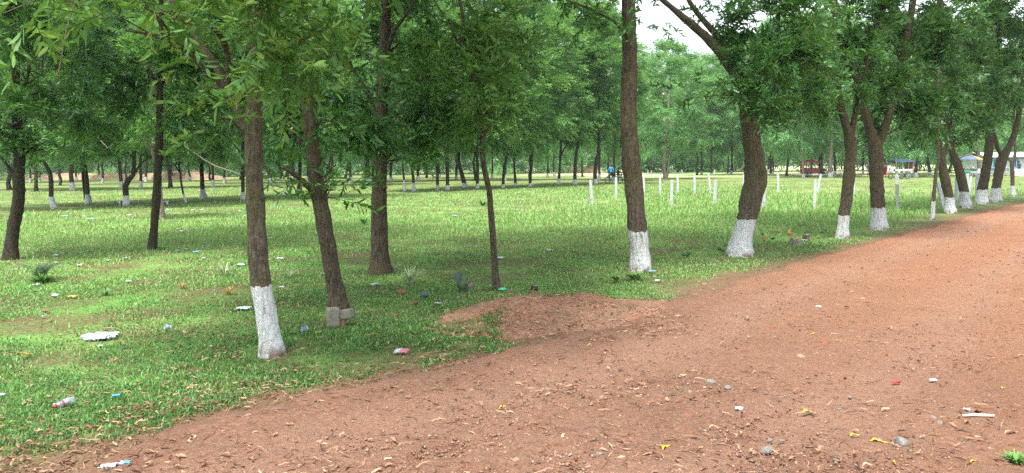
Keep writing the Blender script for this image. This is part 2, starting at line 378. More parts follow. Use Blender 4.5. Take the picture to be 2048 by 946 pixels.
# ================================================================ GRASS
def blades(pos, z0, L, wd, lean, var, name, mat, kind='stuff'):
    n = len(pos); az = rng.uniform(0, 2 * np.pi, n); dirx, diry = np.cos(az), np.sin(az); px_, py_ = -diry, dirx
    h1 = L * np.cos(lean * .5) * .55; o1 = L * np.sin(lean * .5) * .55
    h2 = h1 + L * np.cos(lean) * .45 * np.where(lean > 1.2, .3, 1); o2 = o1 + L * np.sin(lean) * .5
    V_ = np.zeros((n, 5, 3))
    for k, (sgn, oo, hh_, ww) in enumerate([(-1, 0, 0, .8), (1, 0, 0, .8), (1, o1, h1, 1.), (-1, o1, h1, 1.), (0, o2, h2, 0)]):
        V_[:, k, 0] = pos[:, 0] + dirx * oo + px_ * sgn * wd * ww * .5
        V_[:, k, 1] = pos[:, 1] + diry * oo + py_ * sgn * wd * ww * .5
        V_[:, k, 2] = z0 + hh_ - (.008 if k < 2 else 0)
    base = np.arange(n)[:, None] * 5
    idx = (base + np.array([0, 1, 2, 3, 3, 2, 4])[None]).ravel(); sz = np.tile([4, 3], n)
    return npmesh(name, V_.reshape(-1, 3), idx, sz, {'var': np.repeat(var, 5)})
def sample_ground(n, dmin, dmax, ang=42, power=1.0):
    th = rng.uniform(-rad(ang), rad(ang), n); u = rng.uniform(0, 1, n)
    inv = 1 / dmin + (1 / dmax - 1 / dmin) * u if power == 1 else None
    d = 1 / inv
    return np.c_[np.sin(th) * d, np.cos(th) * d], d
def grass_density(xy, sd_):
    g = fbm(xy[:, 0] * .8, xy[:, 1] * .8, 21)
    bare_ = np.clip((g - .33) / .2, .10, 1) * np.clip((fbm(xy[:, 0] * 3.1, xy[:, 1] * 3.1, 23) - .22) / .25, .25, 1)
    # worn patch in the left middle
    c = G(330, 640)[:2]; wob = np.exp(-(((xy[:, 0] - c[0]) / 2.2) ** 2 + ((xy[:, 1] - c[1]) / 1.8) ** 2)); bare_ = bare_ * (1 - .55 * wob)
    e = fbm(xy[:, 0] * 2.2, xy[:, 1] * 2.2, 31)
    side = np.clip((-(sd_) - trod(xy) - .02 - (e - .35) * 1.3) / .25, 0, 1)
    m = mound_h(xy); pm = (xy - mc) @ ax1 / ma; qm = (xy - mc) @ ax2 / mb_
    gp = np.array([G(a_, b_)[:2] for a_, b_ in ((1075, 606), (1125, 614), (1165, 632), (1230, 622), (950, 662), (1000, 656), (1035, 668), (890, 672))]); patch = (np.exp(-((xy[:, None] - gp[None]) ** 2).sum(2) / .26 ** 2).max(1) + .5 * (fbm(xy[:, 0] * 3, xy[:, 1] * 3, 41) - .5) > .4)
    onm = np.where(m > .01, np.where(patch, .8, .02), 1)
    return bare_ * side * onm * (1 - .6 * row_band(xy))
b = NB('grass_blade')
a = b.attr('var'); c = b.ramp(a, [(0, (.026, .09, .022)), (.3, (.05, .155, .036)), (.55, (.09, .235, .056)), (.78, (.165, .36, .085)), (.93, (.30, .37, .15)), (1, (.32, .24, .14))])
p = b.pr(c, .5, .35); t = b.n('BsdfTranslucent'); b.set(t.inputs[0], b.mix(.5, c, (.25, .42, .05)))
m = b.n('MixShader'); m.inputs[0].default_value = .35; b.set(m.inputs[1], p.outputs[0]); b.set(m.inputs[2], t.outputs[0]); M['grass'] = b.done(m.outputs[0])
xy, d = sample_ground(820000, 3.2, 26, 42)
sd_ = sgn_dist(xy); keep = rng.uniform(0, 1, len(xy)) < grass_density(xy, sd_); xy, d, sd_ = xy[keep], d[keep], sd_[keep]
lush = fbm(xy[:, 0] * .55, xy[:, 1] * .55, 51)
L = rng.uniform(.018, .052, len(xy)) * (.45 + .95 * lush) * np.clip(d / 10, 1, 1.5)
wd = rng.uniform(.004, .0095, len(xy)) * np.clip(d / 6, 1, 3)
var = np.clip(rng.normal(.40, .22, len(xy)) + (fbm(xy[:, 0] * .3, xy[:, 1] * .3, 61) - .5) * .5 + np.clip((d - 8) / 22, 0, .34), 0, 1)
var = np.where(rng.uniform(0, 1, len(xy)) < .05, rng.uniform(.85, 1, len(xy)), var)
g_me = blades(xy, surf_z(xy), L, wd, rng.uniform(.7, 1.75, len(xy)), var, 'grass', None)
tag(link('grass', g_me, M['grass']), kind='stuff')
# sunlit longer grass of the open field
xy, d = sample_ground(170000, 15, 75, 40)
sd_ = sgn_dist(xy); fld = fbm(xy[:, 0] * .09, xy[:, 1] * .09, 71)
right = np.clip((xy[:, 0] / xy[:, 1] + .05) / .25, 0, 1)
keep = (sd_ < -1.2) & (rng.uniform(0, 1, len(xy)) < np.clip((fld - .3) * 3, .1, 1) * np.clip((d - 15) / 8, .1, 1) * (1 - .85 * row_band(xy)))
xy, d, right = xy[keep], d[keep], right[keep]
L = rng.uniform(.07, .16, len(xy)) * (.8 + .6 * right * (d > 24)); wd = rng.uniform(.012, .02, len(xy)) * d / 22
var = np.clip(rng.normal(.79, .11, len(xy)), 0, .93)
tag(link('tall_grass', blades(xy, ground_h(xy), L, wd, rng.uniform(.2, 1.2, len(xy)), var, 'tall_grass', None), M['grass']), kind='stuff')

# ================================================================ TREES
def make_leaf(L, w, curve, droop, yaw, base, rollr, seg):
    """sickle leaf as flat strips; returns verts"""
    t = np.linspace(0, 1, seg); c = np.zeros((seg, 3)); c[:, 0] = t * L; c[:, 1] = curve * L * np.sin(t * np.pi * .5) ** 2; c[:, 2] = -droop * L * t * t
    wdt = w * np.sin(np.pi * np.clip(t * .92 + .05, 0, 1)) ** .8
    out = [c[0]]
    for i in range(1, seg - 1):
        lat = np.array([0, math.cos(rollr), math.sin(rollr)]) * wdt[i] * .5
        out += [c[i] - lat, c[i] + lat]
    out.append(c[-1]); V_ = np.array(out)
    cy, sy = math.cos(yaw), math.sin(yaw)
    R = np.array([[cy, -sy, 0], [sy, cy, 0], [0, 0, 1]]); return V_ @ R.T + base
def leaf_faces(seg):
    f = [(0, 1, 2)]; 
    for i in range(seg - 3): a = 1 + 2 * i; f.append((a, a + 2, a + 3, a + 1))
    a = 1 + 2 * (seg - 3); f.append((a, a + 2, a + 1)); return f
def sprig_template(seed, nleaf, Ls, ws, seg, twig=True):
    r = random.Random(seed); V_, Fi, Sz, tv = [], [], [], []; n = 0
    Lt = .42
    def axis(t): return np.array([t * Lt, .04 * math.sin(t * 3 + seed), -.10 * t * t])
    if twig:
        pts = [axis(t) for t in (0, .5, 1)]; v_, fi, _ = tube_arrays(pts, [.0045, .003, .0012], 3)
        V_.append(v_); Fi.append(fi); Sz += [4] * (len(fi) // 4); n += len(v_); tv.append(np.full(len(v_), -1.))
    for i in range(nleaf):
        t = .08 + .92 * (i + r.random() * .6) / nleaf; side = 1 if i % 2 else -1
        lv = make_leaf(r.uniform(*Ls), r.uniform(*ws), side * r.uniform(-.35, .45), r.uniform(-.45, .75), side * r.uniform(.15, 1.5) if t < .93 else r.uniform(-.4, .4), axis(t), r.uniform(-1.2, 1.2), seg)
        for f in leaf_faces(seg) if seg > 2 else []: Fi.append(np.array(f) + n); Sz.append(len(f))
        V_.append(lv); n += len(lv); tv.append(np.full(len(lv), r.random()))
    return np.vstack(V_), np.concatenate(Fi), np.array(Sz), np.concatenate(tv)
NEAR_T = [sprig_template(i, 17, (.09, .16), (.024, .042), 5) for i in range(5)]
MID_T = [sprig_template(20 + i, 15, (.11, .17), (.030, .045), 4) for i in range(4)]
FAR_T = [sprig_template(40 + i, 10, (.12, .2), (.035, .055), 3, False) for i in range(4)]
def scatter_sprigs(pos, dirs, scale, templ, var0, name, colvar=.5):
    """pos (n,3), dirs (n,3) -> crown mesh with every leaf a face strip"""
    n = len(pos); k = rng.integers(0, len(templ), n); Vs, Fs, Ss, As = [], [], [], []; nv = 0
    d = dirs / (np.linalg.norm(dirs, axis=1)[:, None] + 1e-9); upz = np.array([0, 0, 1.])
    side = np.cross(upz, d); side /= np.linalg.norm(side, axis=1)[:, None] + 1e-6; upn = np.cross(d, side)
    ro = rng.uniform(-.7, .7, n); c, s = np.cos(ro)[:, None], np.sin(ro)[:, None]
    sd2 = side * c + upn * s; up2 = -side * s + upn * c
    R = np.stack([d, sd2, up2], 2)         # columns
    for j, (V_, Fi, Sz, tv) in enumerate(templ):
        q = np.where(k == j)[0]
        if not len(q): continue
        X = np.einsum('nij,vj->nvi', R[q], V_) * scale[q][:, None, None] + pos[q][:, None]
        va = np.clip(var0[q][:, None] + (tv[None] - .5) * colvar, 0, .88)
        # the odd yellow leaf
        yl = (rng.uniform(0, 1, (len(q), 1)) * 7 % 1 + tv[None] * 13.7) % 1 < .012
        va = np.where(yl, 1., va)
        Vs.append(X.reshape(-1, 3)); As.append(va.ravel())
        Fs.append((Fi[None] + (np.arange(len(q)) * len(V_))[:, None] + nv).ravel()); Ss.append(np.tile(Sz, len(q))); nv += len(q) * len(V_)
    return npmesh(name, np.vstack(Vs), np.concatenate(Fs), np.concatenate(Ss), {'var': np.concatenate(As)})

def trunk_mesh(name, chains, base, wash_h, n=14, flare=True, step=.09, rough=.06):
    """chains: list of arrays (k,4) x,y,z,r in world; base subtracted"""
    Vs, Fs, Ws = [], [], []; nv = 0
    for ci, ch in enumerate(chains):
        q = catmull(ch, step if ci == 0 else step * 1.5); pts, r = q[:, :3] - base, np.maximum(q[:, 3], .003)
        nn = n if ci == 0 else max(6, n - 4)
        V_, Fi, ring = tube_arrays(pts, r, nn)
        cen = pts[ring]; dv = V_ - cen; ang = np.tile(np.arange(nn) / nn * 2 * np.pi, len(pts))
        zz = V_[:, 2]; ph = base[0] * 3.1 + ci
        k = 1 + rough * np.sin(ang * 3 + ph + zz * 1.7) + rough * np.sin(ang * 5 + zz * 3.3 + ph * 2) + rough * .8 * rng.normal(0, 1, len(ang)) * (1 if nn > 8 else .4)
        if ci == 0 and flare:
            fl = np.clip(1 - (zz + .02) / (.16 + r[0] * 1.1), 0, 1) ** 2
            k = k + fl * (.22 + .38 * np.maximum(0, np.sin(ang * 4 + ph)) + .2 * np.maximum(0, np.sin(ang * 3 + ph * 1.7)))
        V_ = cen + dv * k[:, None]
        if ci == 0: V_[:nn, 2] -= .08
        Vs.append(V_); Fs.append(Fi + nv); nv += len(V_)
        tipc = V_[-nn:].mean(0); Vs.append(tipc[None]); last = nv - nn
        Fs.append(np.stack([last + np.arange(nn), last + (np.arange(nn) + 1) % nn, np.full(nn, nv), np.full(nn, nv)], 1).ravel()) ; nv += 1
        Ws += [np.full(len(V_) + 1, 0.)]
        Ws[-1][:-1] = (wash_h - V_[:, 2]) if ci == 0 and wash_h > 0 else -1
        Ws[-1][-1] = -1
    idx = np.concatenate(Fs).reshape(-1, 4)
    # split fake quads (tip) into tris
    tri = idx[:, 2] == idx[:, 3]; flat = []; sz = np.where(tri, 3, 4)
    mask = np.ones_like(idx, bool); mask[tri, 3] = False
    return npmesh(name, np.vstack(Vs), idx[mask], sz, {'wash': np.concatenate(Ws)}, True)

def blob_points(blobs, D0, od, s, leaf_area=.030):
    """blobs: (px,py,rx,ry,dd,[dr]) in photo px around distance D0 -> world points in ellipsoids"""
    Ps, Dr = [], []
    for bl in blobs:
        px, py, rx, ry = bl[:4]; dd = bl[4] if len(bl) > 4 else 0; odk = bl[5] if len(bl) > 5 else 1
        D = D0 + dd; c = P(px, py, D); wx = rx / F * D; wz = ry / F * D; wy = max(.35, min(wx, 2.2) * .8)
        n = max(8, int(od * odk * math.pi * wx * wz / (leaf_area * s * s)))
        # sub clumps give light and dark masses with gaps
        K = max(3, int(n / 26)); u = rng.normal(0, 1, (K, 3)); u /= np.linalg.norm(u, axis=1)[:, None]; rr = rng.uniform(.25, 1, K) ** .45
        cl = c + u * rr[:, None] * np.array([wx, wy, wz]); kk = rng.integers(0, K, n)
        off_ = rng.normal(0, 1, (n, 3)) * np.array([.13, .13, .095]) * (.5 + max(wx, .8) * .30)
        p = cl[kk] + off_; Ps.append(p)
        out = (p - c) / np.array([wx, wy, wz]); dr = out * np.array([1, 1, .5]) + rng.normal(0, .6, (n, 3)) + np.array([0, 0, .02]); Dr.append(dr)
    return np.vstack(Ps), np.vstack(Dr)

ALLT = []
SMUL = .80
def pix_tree(label, pts, wash_px=None, limbs=(), blobs=(), top=None, bark='bark', leaf='leaf_near', templ=None, od=1.6, s=1.0, group=None, crown_above=True, above=None, lean=0.0, n=14, var=.42, name='acacia_tree', cat='tree', washm=0, knots=()):
    s *= SMUL if s < 1.12 else .86
    bx, by, bw = pts[0]; base = G(bx, by); base[2] = float(ground_h(base[None, :2])[0]); D = base[1]
    dist = lambda p: float(np.dot(p - np.array([0, 0, CAMH]), fwd))
    def conv(lst, dd0=0.0, dd1=0.0):
        out = []
        for i, q in enumerate(lst):
            x, y, w = q[:3]; t = i / max(1, len(lst) - 1); Dk = D + dd0 + (dd1 - dd0) * t + (q[3] if len(q) > 3 else 0)
            p = P(x, y, Dk); out.append([*p, .93 * w / 2 * dist(p) / F])
        return out
    main = conv(pts); main[0][2] = base[2] if abs(main[0][2]) < .3 else main[0][2]
    # carry the stem on upwards out of the frame
    topz = top if top else 9.5
    e = np.array(main[-1]); p2 = np.array(main[-2]); dirn = e[:3] - p2[:3]; dirn /= np.linalg.norm(dirn) + 1e-6; dirn = dirn * .5 + np.array([0, 0, .8]); dirn /= np.linalg.norm(dirn)
    while main[-1][2] < topz - .5:
        e = np.array(main[-1]); nxt = e[:3] + dirn * 1.1 + np.array([rng.uniform(-.15, .15), rng.uniform(-.15, .15), 0]); main.append([*nxt, max(.02, e[3] * .82)])
    chains = [np.array(main)]
    for kx, ky, kw, side in knots:
        m_ = chains[0]; pk = P(kx, ky, D); k_ = np.abs(m_[:, 2] - pk[2]).argmin(); r_k = m_[k_, 3]; rw = kw / 2 / F * D
        c0_ = np.array([pk[0], D - r_k * .55, pk[2]]); c1_ = c0_ + np.array([side * rw * 1.2, -rw * 1.1, rw * .4]); chains.append(np.array([[*c0_, rw * 1.1], [*((c0_ + c1_) / 2), rw], [*c1_, rw * .45]]))
    brs = []
    for i, lb in enumerate(limbs):
        dd1 = rng.uniform(-.6, .6); c = conv(lb, 0, dd1)
        brs.append(np.array(c))
    wash_h = 0
    if wash_px: 
        q = P(wash_px[0], wash_px[1], D); wash_h = q[2] - base[2]
    if washm: wash_h = washm
    root = thing(name, base, label, cat, group)
    link('trunk', trunk_mesh('trunk', chains, base, wash_h, n), M[bark], root)
    # hidden-from-frame structure: limbs up to the crown above
    blobs = list(blobs); Ps, Dr = [], []
    if blobs:
        p, d_ = blob_points(blobs, D, od, s); Ps.append(p); Dr.append(d_)
    if crown_above:
        ztop = topz; R = above or max(1.6, min(3.0, ztop * .28)); c = np.array([*chains[0][-1][:2], ztop - R * .5])
        zfrm = CAMH + 345 / F * D + .3
        n_ = int(1.5 * math.pi * R * R / (.03 * 1.9 ** 2))
        u = rng.normal(0, 1, (n_ * 3, 3)); u /= np.linalg.norm(u, axis=1)[:, None]; p = c + u * rng.uniform(.3, 1, (n_ * 3, 1)) ** .5 * np.array([R, R, (ztop - zfrm) * .55 + .6])
        qv = p - np.array([0, 0, CAMH]); pyy = CY - F * (qv @ upv) / np.maximum(qv @ fwd, .5)
        p = p[(pyy < -60)][:n_]; Ps.append(p); Dr.append((p - c) + rng.normal(0, 1, p.shape))
    # limbs joining stem and foliage blobs
    stem = chains[0]
    for bl in blobs:
        D_ = D + (bl[4] if len(bl) > 4 else 0); c = P(bl[0], bl[1], D_)
        js = [stem] + brs; best = None
        for st in js:
            q = st[st[:, 2] < c[2] + .1] if (st[:, 2] < c[2] + .1).any() else st
            q = q[q[:, 2] > min(1.5, stem[-1][2])] if (q[:, 2] > 1.5).any() else q
            cost = np.linalg.norm(q[:, :3] - c, axis=1) + np.abs(c[2] - q[:, 2] - .5 * np.linalg.norm(q[:, :2] - c[:2], axis=1))
            k = cost.argmin()
            if best is None or cost[k] < best[0]: best = (cost[k], q[k])
        a0 = best[1]; L_ = np.linalg.norm(c - a0[:3])
        if L_ > .25:
            mid = (a0[:3] + c) / 2 + np.array([0, 0, .12 * L_]) + rng.normal(0, .06 * L_, 3); r0 = min(a0[3] * .55, .012 + .018 * L_)
            brs.append(np.array([[*a0[:3], r0], [*mid, r0 * .7], [*c, r0 * .35]]))
            for _ in range(3):
                e2 = c + rng.normal(0, .3, 3) * L_ * .5; brs.append(np.array([[*mid, r0 * .5], [*((mid + e2) / 2 + rng.normal(0, .05, 3) * L_), r0 * .35], [*e2, .004]]))
    for ch in brs:
        me = trunk_mesh('branch', [ch], base, 0, 9, False, .12, .03); link('branch', me, M[bark], root)
    pos = np.vstack(Ps); dr = np.vstack(Dr); sc = s * rng.uniform(.8, 1.25, len(pos))
    if crown_above and len(Ps[-1]): sc[-len(Ps[-1]):] *= 1.9 / s
    sc *= np.clip(np.linalg.norm(pos - np.array([0, 0, CAMH]), axis=1) / 5.6, .45, 1)
    v0 = np.clip(var + rng.normal(0, .12, len(pos)), 0, .8)
    link('crown', scatter_sprigs(pos - base, dr, sc, templ or NEAR_T, v0, 'crown'), M[leaf], root)
    ALLT.append((base, root)); return root

GN = 'roadside trees with foliage overhead'
pix_tree('nearest tree, whitewashed foot with a dark crack, thick fork where the leaves begin',
    [(546, 712, 46), (534, 650, 46), (522, 572, 42), (516, 500, 41), (511, 400, 38), (508, 300, 37), (508, 235, 37), (511, 130, 33), (513, 0, 29), (515, -150, 26)], (524, 569),
    [[(500, 262, 26), (482, 225, 24), (458, 182, 22), (438, 140, 19), (412, 106, 16), (384, 66, 14), (355, 25, 12), (330, -20, 10)]],
    [(430, 55, 150, 60, -.8), (545, 110, 95, 95, -.7), (440, 235, 50, 35, -.2, .45), (650, 60, 100, 60, -.5), (640, 150, 55, 45, -.3, .6), (320, 20, 100, 40, -1.2), (400, 150, 80, 45, .6), (250, 60, 90, 40, -.6, .7), (30, -15, 70, 26, -2.6, .8), (130, 10, 70, 35, -.9, .8)], bark='bark_grey', top=6.5, above=2.2, var=.50, s=.95, od=1.5, knots=[(502, 395, 9, -.5), (530, 395, 10, .5), (498, 330, 8, -.4), (512, 470, 7, .1)])
pix_tree('slender leaning tree with two stone blocks against its foot',
    [(680, 622, 38), (667, 560, 34), (655, 490, 33), (645, 430, 33), (635, 380, 32), (627, 310, 29), (619, 240, 26), (612, 150, 23), (607, 60, 21), (604, 0, 20), (600, -100, 17)], None,
    [[(637, 400, 16), (620, 378, 13), (603, 360, 11), (585, 347, 9), (565, 334, 7)]],
    [(610, 60, 90, 70, .3), (560, 245, 60, 60, .4), (680, 250, 80, 80, .2), (575, 345, 34, 14, 0, .4), (672, 330, 38, 26, .4, .6), (700, 120, 80, 70, .4), (585, 165, 60, 50, .5), (670, 380, 18, 14, -.2, .5)], bark='bark', top=8, leaf='leaf_dark', var=.4, od=1.7, knots=[(640, 428, 12, 0), (655, 500, 8, .5)])
pix_tree('straight dark tree with a broad flared foot, no whitewash',
    [(760, 548, 44), (758, 500, 37), (758, 400, 33), (760, 330, 30), (761, 280, 28), (764, 180, 26), (769, 90, 23), (771, 0, 21), (772, -120, 18)], None,
    [[(757, 260, 14), (752, 228, 13), (742, 194, 12), (724, 168, 10), (704, 135, 8), (690, 100, 6)], [(772, 110, 12), (785, 68, 10), (805, 38, 8), (830, 2, 7)]],
    [(780, 210, 100, 75, .2), (860, 265, 85, 50, .3), (700, 90, 80, 60, .6), (830, 80, 90, 70, .4), (800, 320, 45, 30, .2, .5), (850, 170, 80, 50, .5), (760, 30, 90, 50, .8), (905, 215, 50, 40, .3)], bark='bark', top=9.5, leaf='leaf_dark', var=.42, od=1.9, knots=[(752, 404, 11, -.3), (771, 375, 9, .6), (765, 335, 8, .5)])
pix_tree('thinnest roadside tree, a bare pole-like stem rising behind the soil mound',
    [(994, 582, 16), (990, 540, 14), (986, 480, 13), (981, 420, 13), (978, 380, 12), (969, 340, 12), (965, 300, 11), (966, 265, 11), (960, 220, 9), (950, 175, 9), (936, 139, 9), (924, 100, 8), (927, 42, 7), (918, -10, 6), (915, -80, 5)], None,
    [[(966, 262, 7), (985, 245, 6), (1003, 235, 6), (1030, 205, 4), (1050, 180, 4)], [(930, 110, 6), (910, 75, 6), (898, 46, 5), (880, 20, 4), (866, -4, 4)]],
    [(960, 205, 85, 40, -.3), (940, 130, 55, 60, -.4), (1005, 120, 80, 50, .3), (905, 70, 75, 50, -.2), (985, 245, 50, 25, 0), (1020, 60, 50, 45, .4), (930, 150, 70, 40, .2), (870, 140, 50, 40, .2)], bark='bark', top=7.5, var=.5, above=1.6, od=2.3)
pix_tree('stout straight tree with whitewashed foot, bare of leaves all the way up the photo',
    [(1283, 543, 42), (1280, 500, 41), (1274, 460, 40), (1269, 400, 39), (1262, 321, 39), (1257, 237, 35), (1259, 150, 33), (1260, 93, 31), (1257, 0, 29), (1255, -120, 27)], (1276, 461),
    [[(1250, 55, 7), (1228, 42, 6), (1205, 30, 6), (1172, 14, 5), (1141, 3, 4), (1110, -10, 3)]],
    [(1180, 40, 45, 18, 0, .45), (1150, -10, 70, 35, .2, .8), (1245, 20, 20, 14, -.4, .5), (1290, 40, 12, 10, -.3, .4)], bark='bark', top=11, above=2.6, var=.35, leaf='leaf_dark', knots=[(1258, 318, 13, -.4), (1266, 452, 9, .5)])
pix_tree('crooked whitewashed tree with a knobby bulge, one thick limb arching left over the posts',
    [(1479, 512, 50), (1485, 475, 43), (1493, 437, 41), (1502, 395, 46), (1510, 355, 46), (1507, 310, 40), (1501, 260, 38), (1499, 230, 38), (1484, 175, 34), (1468, 140, 29), (1453, 118, 25), (1424, 85, 21), (1391, 55, 17), (1350, 21, 12), (1316, -8, 10), (1280, -40, 8)], (1494, 438),
    [[(1503, 262, 22), (1513, 237, 20), (1530, 222, 17), (1543, 207, 14), (1555, 169, 13), (1564, 127, 12), (1585, 93, 9), (1610, 65, 8), (1640, 30, 7)], [(1555, 180, 8), (1570, 174, 6), (1592, 181, 5), (1620, 181, 4)], [(1450, 115, 18), (1440, 80, 15), (1405, 38, 12), (1380, 5, 10), (1360, -40, 8)]],
    [(1440, 185, 60, 35, -.6), (1500, 170, 80, 52, -.9), (1555, 130, 60, 55, -.8), (1560, 80, 85, 75, -.2), (1610, 70, 50, 60, -.7), (1630, 195, 60, 50, .3), (1410, 25, 75, 32, -.2, .7), (1490, 30, 85, 50, .2), (1520, 120, 70, 60, 0), (1400, 200, 30, 25, -.3, .5), (1645, 60, 60, 60, .4), (1580, 150, 50, 45, .1)], bark='bark_grey', top=9.5, leaf='leaf_dark', od=1.8, var=.45, above=3, knots=[(1516, 344, 17, .6), (1497, 300, 9, -.3)])
pix_tree('whitewashed tree forking low, behind the two sawn stumps',
    [(1684, 478, 24), (1688, 430, 23), (1693, 400, 24), (1698, 350, 24), (1702, 310, 24), (1702, 285, 25), (1694, 254, 18), (1684, 225, 15), (1679, 195, 14), (1675, 160, 12), (1669, 90, 11), (1670, 0, 10), (1668, -100, 8)], (1688, 430),
    [[(1702, 285, 15), (1706, 254, 13), (1714, 211, 12), (1722, 178, 11), (1733, 120, 10), (1745, 70, 10), (1769, 17, 9), (1790, -40, 8)]],
    [(1680, 125, 80, 60, -.2), (1665, 185, 60, 38, -.3), (1720, 40, 80, 60, .3), (1735, 160, 50, 50, .2), (1640, 60, 60, 60, .2), (1620, 130, 50, 50, .5)], bark='bark', top=10, leaf='leaf_dark', od=2.0, var=.42, n=12, s=1.1)
pix_tree('thick whitewashed tree splitting into a tall V, behind one bare concrete post',
    [(1757, 460, 33), (1755, 415, 29), (1753, 350, 28), (1752, 310, 29), (1750, 290, 28), (1741, 262, 20), (1735, 240, 18), (1727, 211, 16), (1716, 170, 13), (1706, 130, 10), (1700, 60, 8)], (1755, 415),
    [[(1752, 292, 20), (1763, 275, 18), (1775, 240, 16), (1786, 205, 15), (1794, 161, 14), (1805, 120, 14), (1816, 60, 14), (1826, 0, 14), (1834, -80, 12)]],
    [(1800, 90, 90, 75, 0), (1775, 195, 65, 50, 0), (1850, 180, 60, 70, .5), (1740, 100, 70, 70, .5), (1850, 50, 80, 60, .5), (1815, 240, 50, 40, .2)], bark='bark', top=10, leaf='leaf_dark', od=2.1, var=.40, n=12, s=1.15)
pix_tree('very thin whitewashed sapling, first before the cluster of leaning trunks',
    [(1865, 440, 8), (1867, 402, 8), (1870, 369, 7), (1872, 345, 7), (1877, 318, 6), (1877, 280, 5), (1878, 240, 4)], (1867, 402), [],
    [(1875, 235, 35, 28, 0)], top=4.5, bark='bark_grey', leaf='leaf_dark', crown_above=False, s=1.2, n=9, cat='tree')
pix_tree('first leaning whitewashed trunk of the right cluster, beside the tilted concrete prop',
    [(1901, 426, 22), (1899, 394, 18), (1892, 366, 19), (1887, 342, 18), (1884, 322, 15), (1882, 296, 13), (1880, 260, 11), (1876, 200, 9), (1874, 120, 8)], (1899, 394),
    [[(1884, 318, 8), (1893, 298, 7), (1897, 270, 6), (1905, 230, 5)]],
    [(1880, 215, 60, 60, 0), (1900, 130, 80, 70, .5), (1860, 270, 40, 25, 0, .8), (1880, 50, 90, 60, 0)], top=9, leaf='leaf_dark', od=2.2, s=1.3, n=10, crown_above=True)
pix_tree('second leaning whitewashed trunk of the right cluster, tilting left towards its neighbour',
    [(1933, 415, 23), (1929, 383, 18), (1924, 361, 19), (1918, 342, 18), (1910, 318, 16), (1902, 298, 14), (1896, 270, 12), (1890, 220, 10), (1885, 140, 9)], (1929, 383), [],
    [(1925, 220, 60, 60, 0), (1950, 150, 70, 60, .4), (1925, 60, 80, 70, 0), (1915, 285, 40, 22, .3, .6)], top=9, leaf='leaf_dark', od=2.2, s=1.35, n=10)
pix_tree('tilted dark whitewashed trunk, third of the right cluster, left of the white-roofed building',
    [(1965, 408, 23), (1966, 379, 20), (1970, 353, 19), (1973, 330, 18), (1977, 298, 17), (1980, 260, 16), (1983, 230, 14), (1988, 190, 12), (1995, 100, 10)], (1966, 379), [],
    [(1985, 150, 60, 60, 0), (1960, 60, 70, 60, .4), (2010, 50, 60, 70, 0), (1965, 235, 40, 30, .5, .6)], top=10, leaf='leaf_dark', od=2.2, s=1.4, n=10, bark='bark_dark')
pix_tree('fourth trunk of the right cluster, low Y-shaped fork in front of the white-roofed building',
    [(1990, 403, 21), (1992, 376, 18), (1997, 353, 18), (2002, 330, 20), (2008, 311, 20), (2018, 293, 13), (2028, 268, 12), (2036, 240, 11), (2044, 180, 9)], (1992, 376),
    [[(2005, 312, 11), (1998, 302, 9), (1993, 288, 9), (1988, 265, 7), (1980, 240, 5)]],
    [(2030, 190, 50, 45, 0), (2040, 110, 50, 60, .4), (2000, 200, 40, 40, .5), (2055, 40, 50, 60, 0)], top=10, leaf='leaf_dark', od=2.0, s=1.45, n=10)
pix_tree('small slender whitewashed tree farthest right, in front of the white cloth-covered table',
    [(2027, 393, 9), (2025, 371, 8), (2025, 345, 8), (2024, 328, 8), (2030, 309, 6), (2029, 285, 5), (2026, 250, 4)], (2025, 371), [[(2024, 328, 5), (2016, 316, 4), (2008, 308, 3)]],
    [(2030, 230, 35, 28, 0), (2045, 260, 25, 25, .4)], top=6, leaf='leaf_dark', s=1.5, n=9, crown_above=False)
pix_tree('leftmost tree, dark trunk with a small knot, standing behind the dark palm seedling',
    [(21, 518, 30), (25, 480, 24), (31, 440, 24), (37, 400, 23), (37, 350, 23), (38, 318, 22), (36, 280, 20), (32, 200, 18), (30, 100, 16), (30, 0, 14)], None,
    [[(30, 345, 8), (18, 335, 7), (5, 318, 6), (-20, 300, 5)]],
    [(60, 130, 120, 75, -.5), (0, 265, 55, 40, 0), (130, 190, 90, 60, .2), (60, 230, 80, 45, -.4), (140, 80, 90, 60, .3), (20, 40, 90, 50, 0), (90, 285, 45, 22, .3, .6)], top=11, bark='bark_dark', leaf='leaf_dark', od=2.0, s=1.05, var=.42)
pix_tree('dark slim trunk left of the pale one, no whitewash, foot beside scattered white litter',
    [(304, 500, 19), (309, 450, 16), (313, 400, 17), (315, 350, 16), (317, 300, 15), (319, 255, 14), (320, 180, 13), (322, 90, 11), (322, 0, 10)], None,
    [[(317, 318, 5), (330, 331, 4), (345, 330, 4), (365, 325, 3)]],
    [(310, 175, 110, 70, 0), (240, 115, 80, 60, .4), (400, 235, 70, 50, .3), (330, 90, 100, 60, .3), (200, 200, 60, 50, .6), (380, 130, 80, 60, .5)], top=11, bark='bark_dark', leaf='leaf_dark', od=2.0, s=1.15, var=.36)

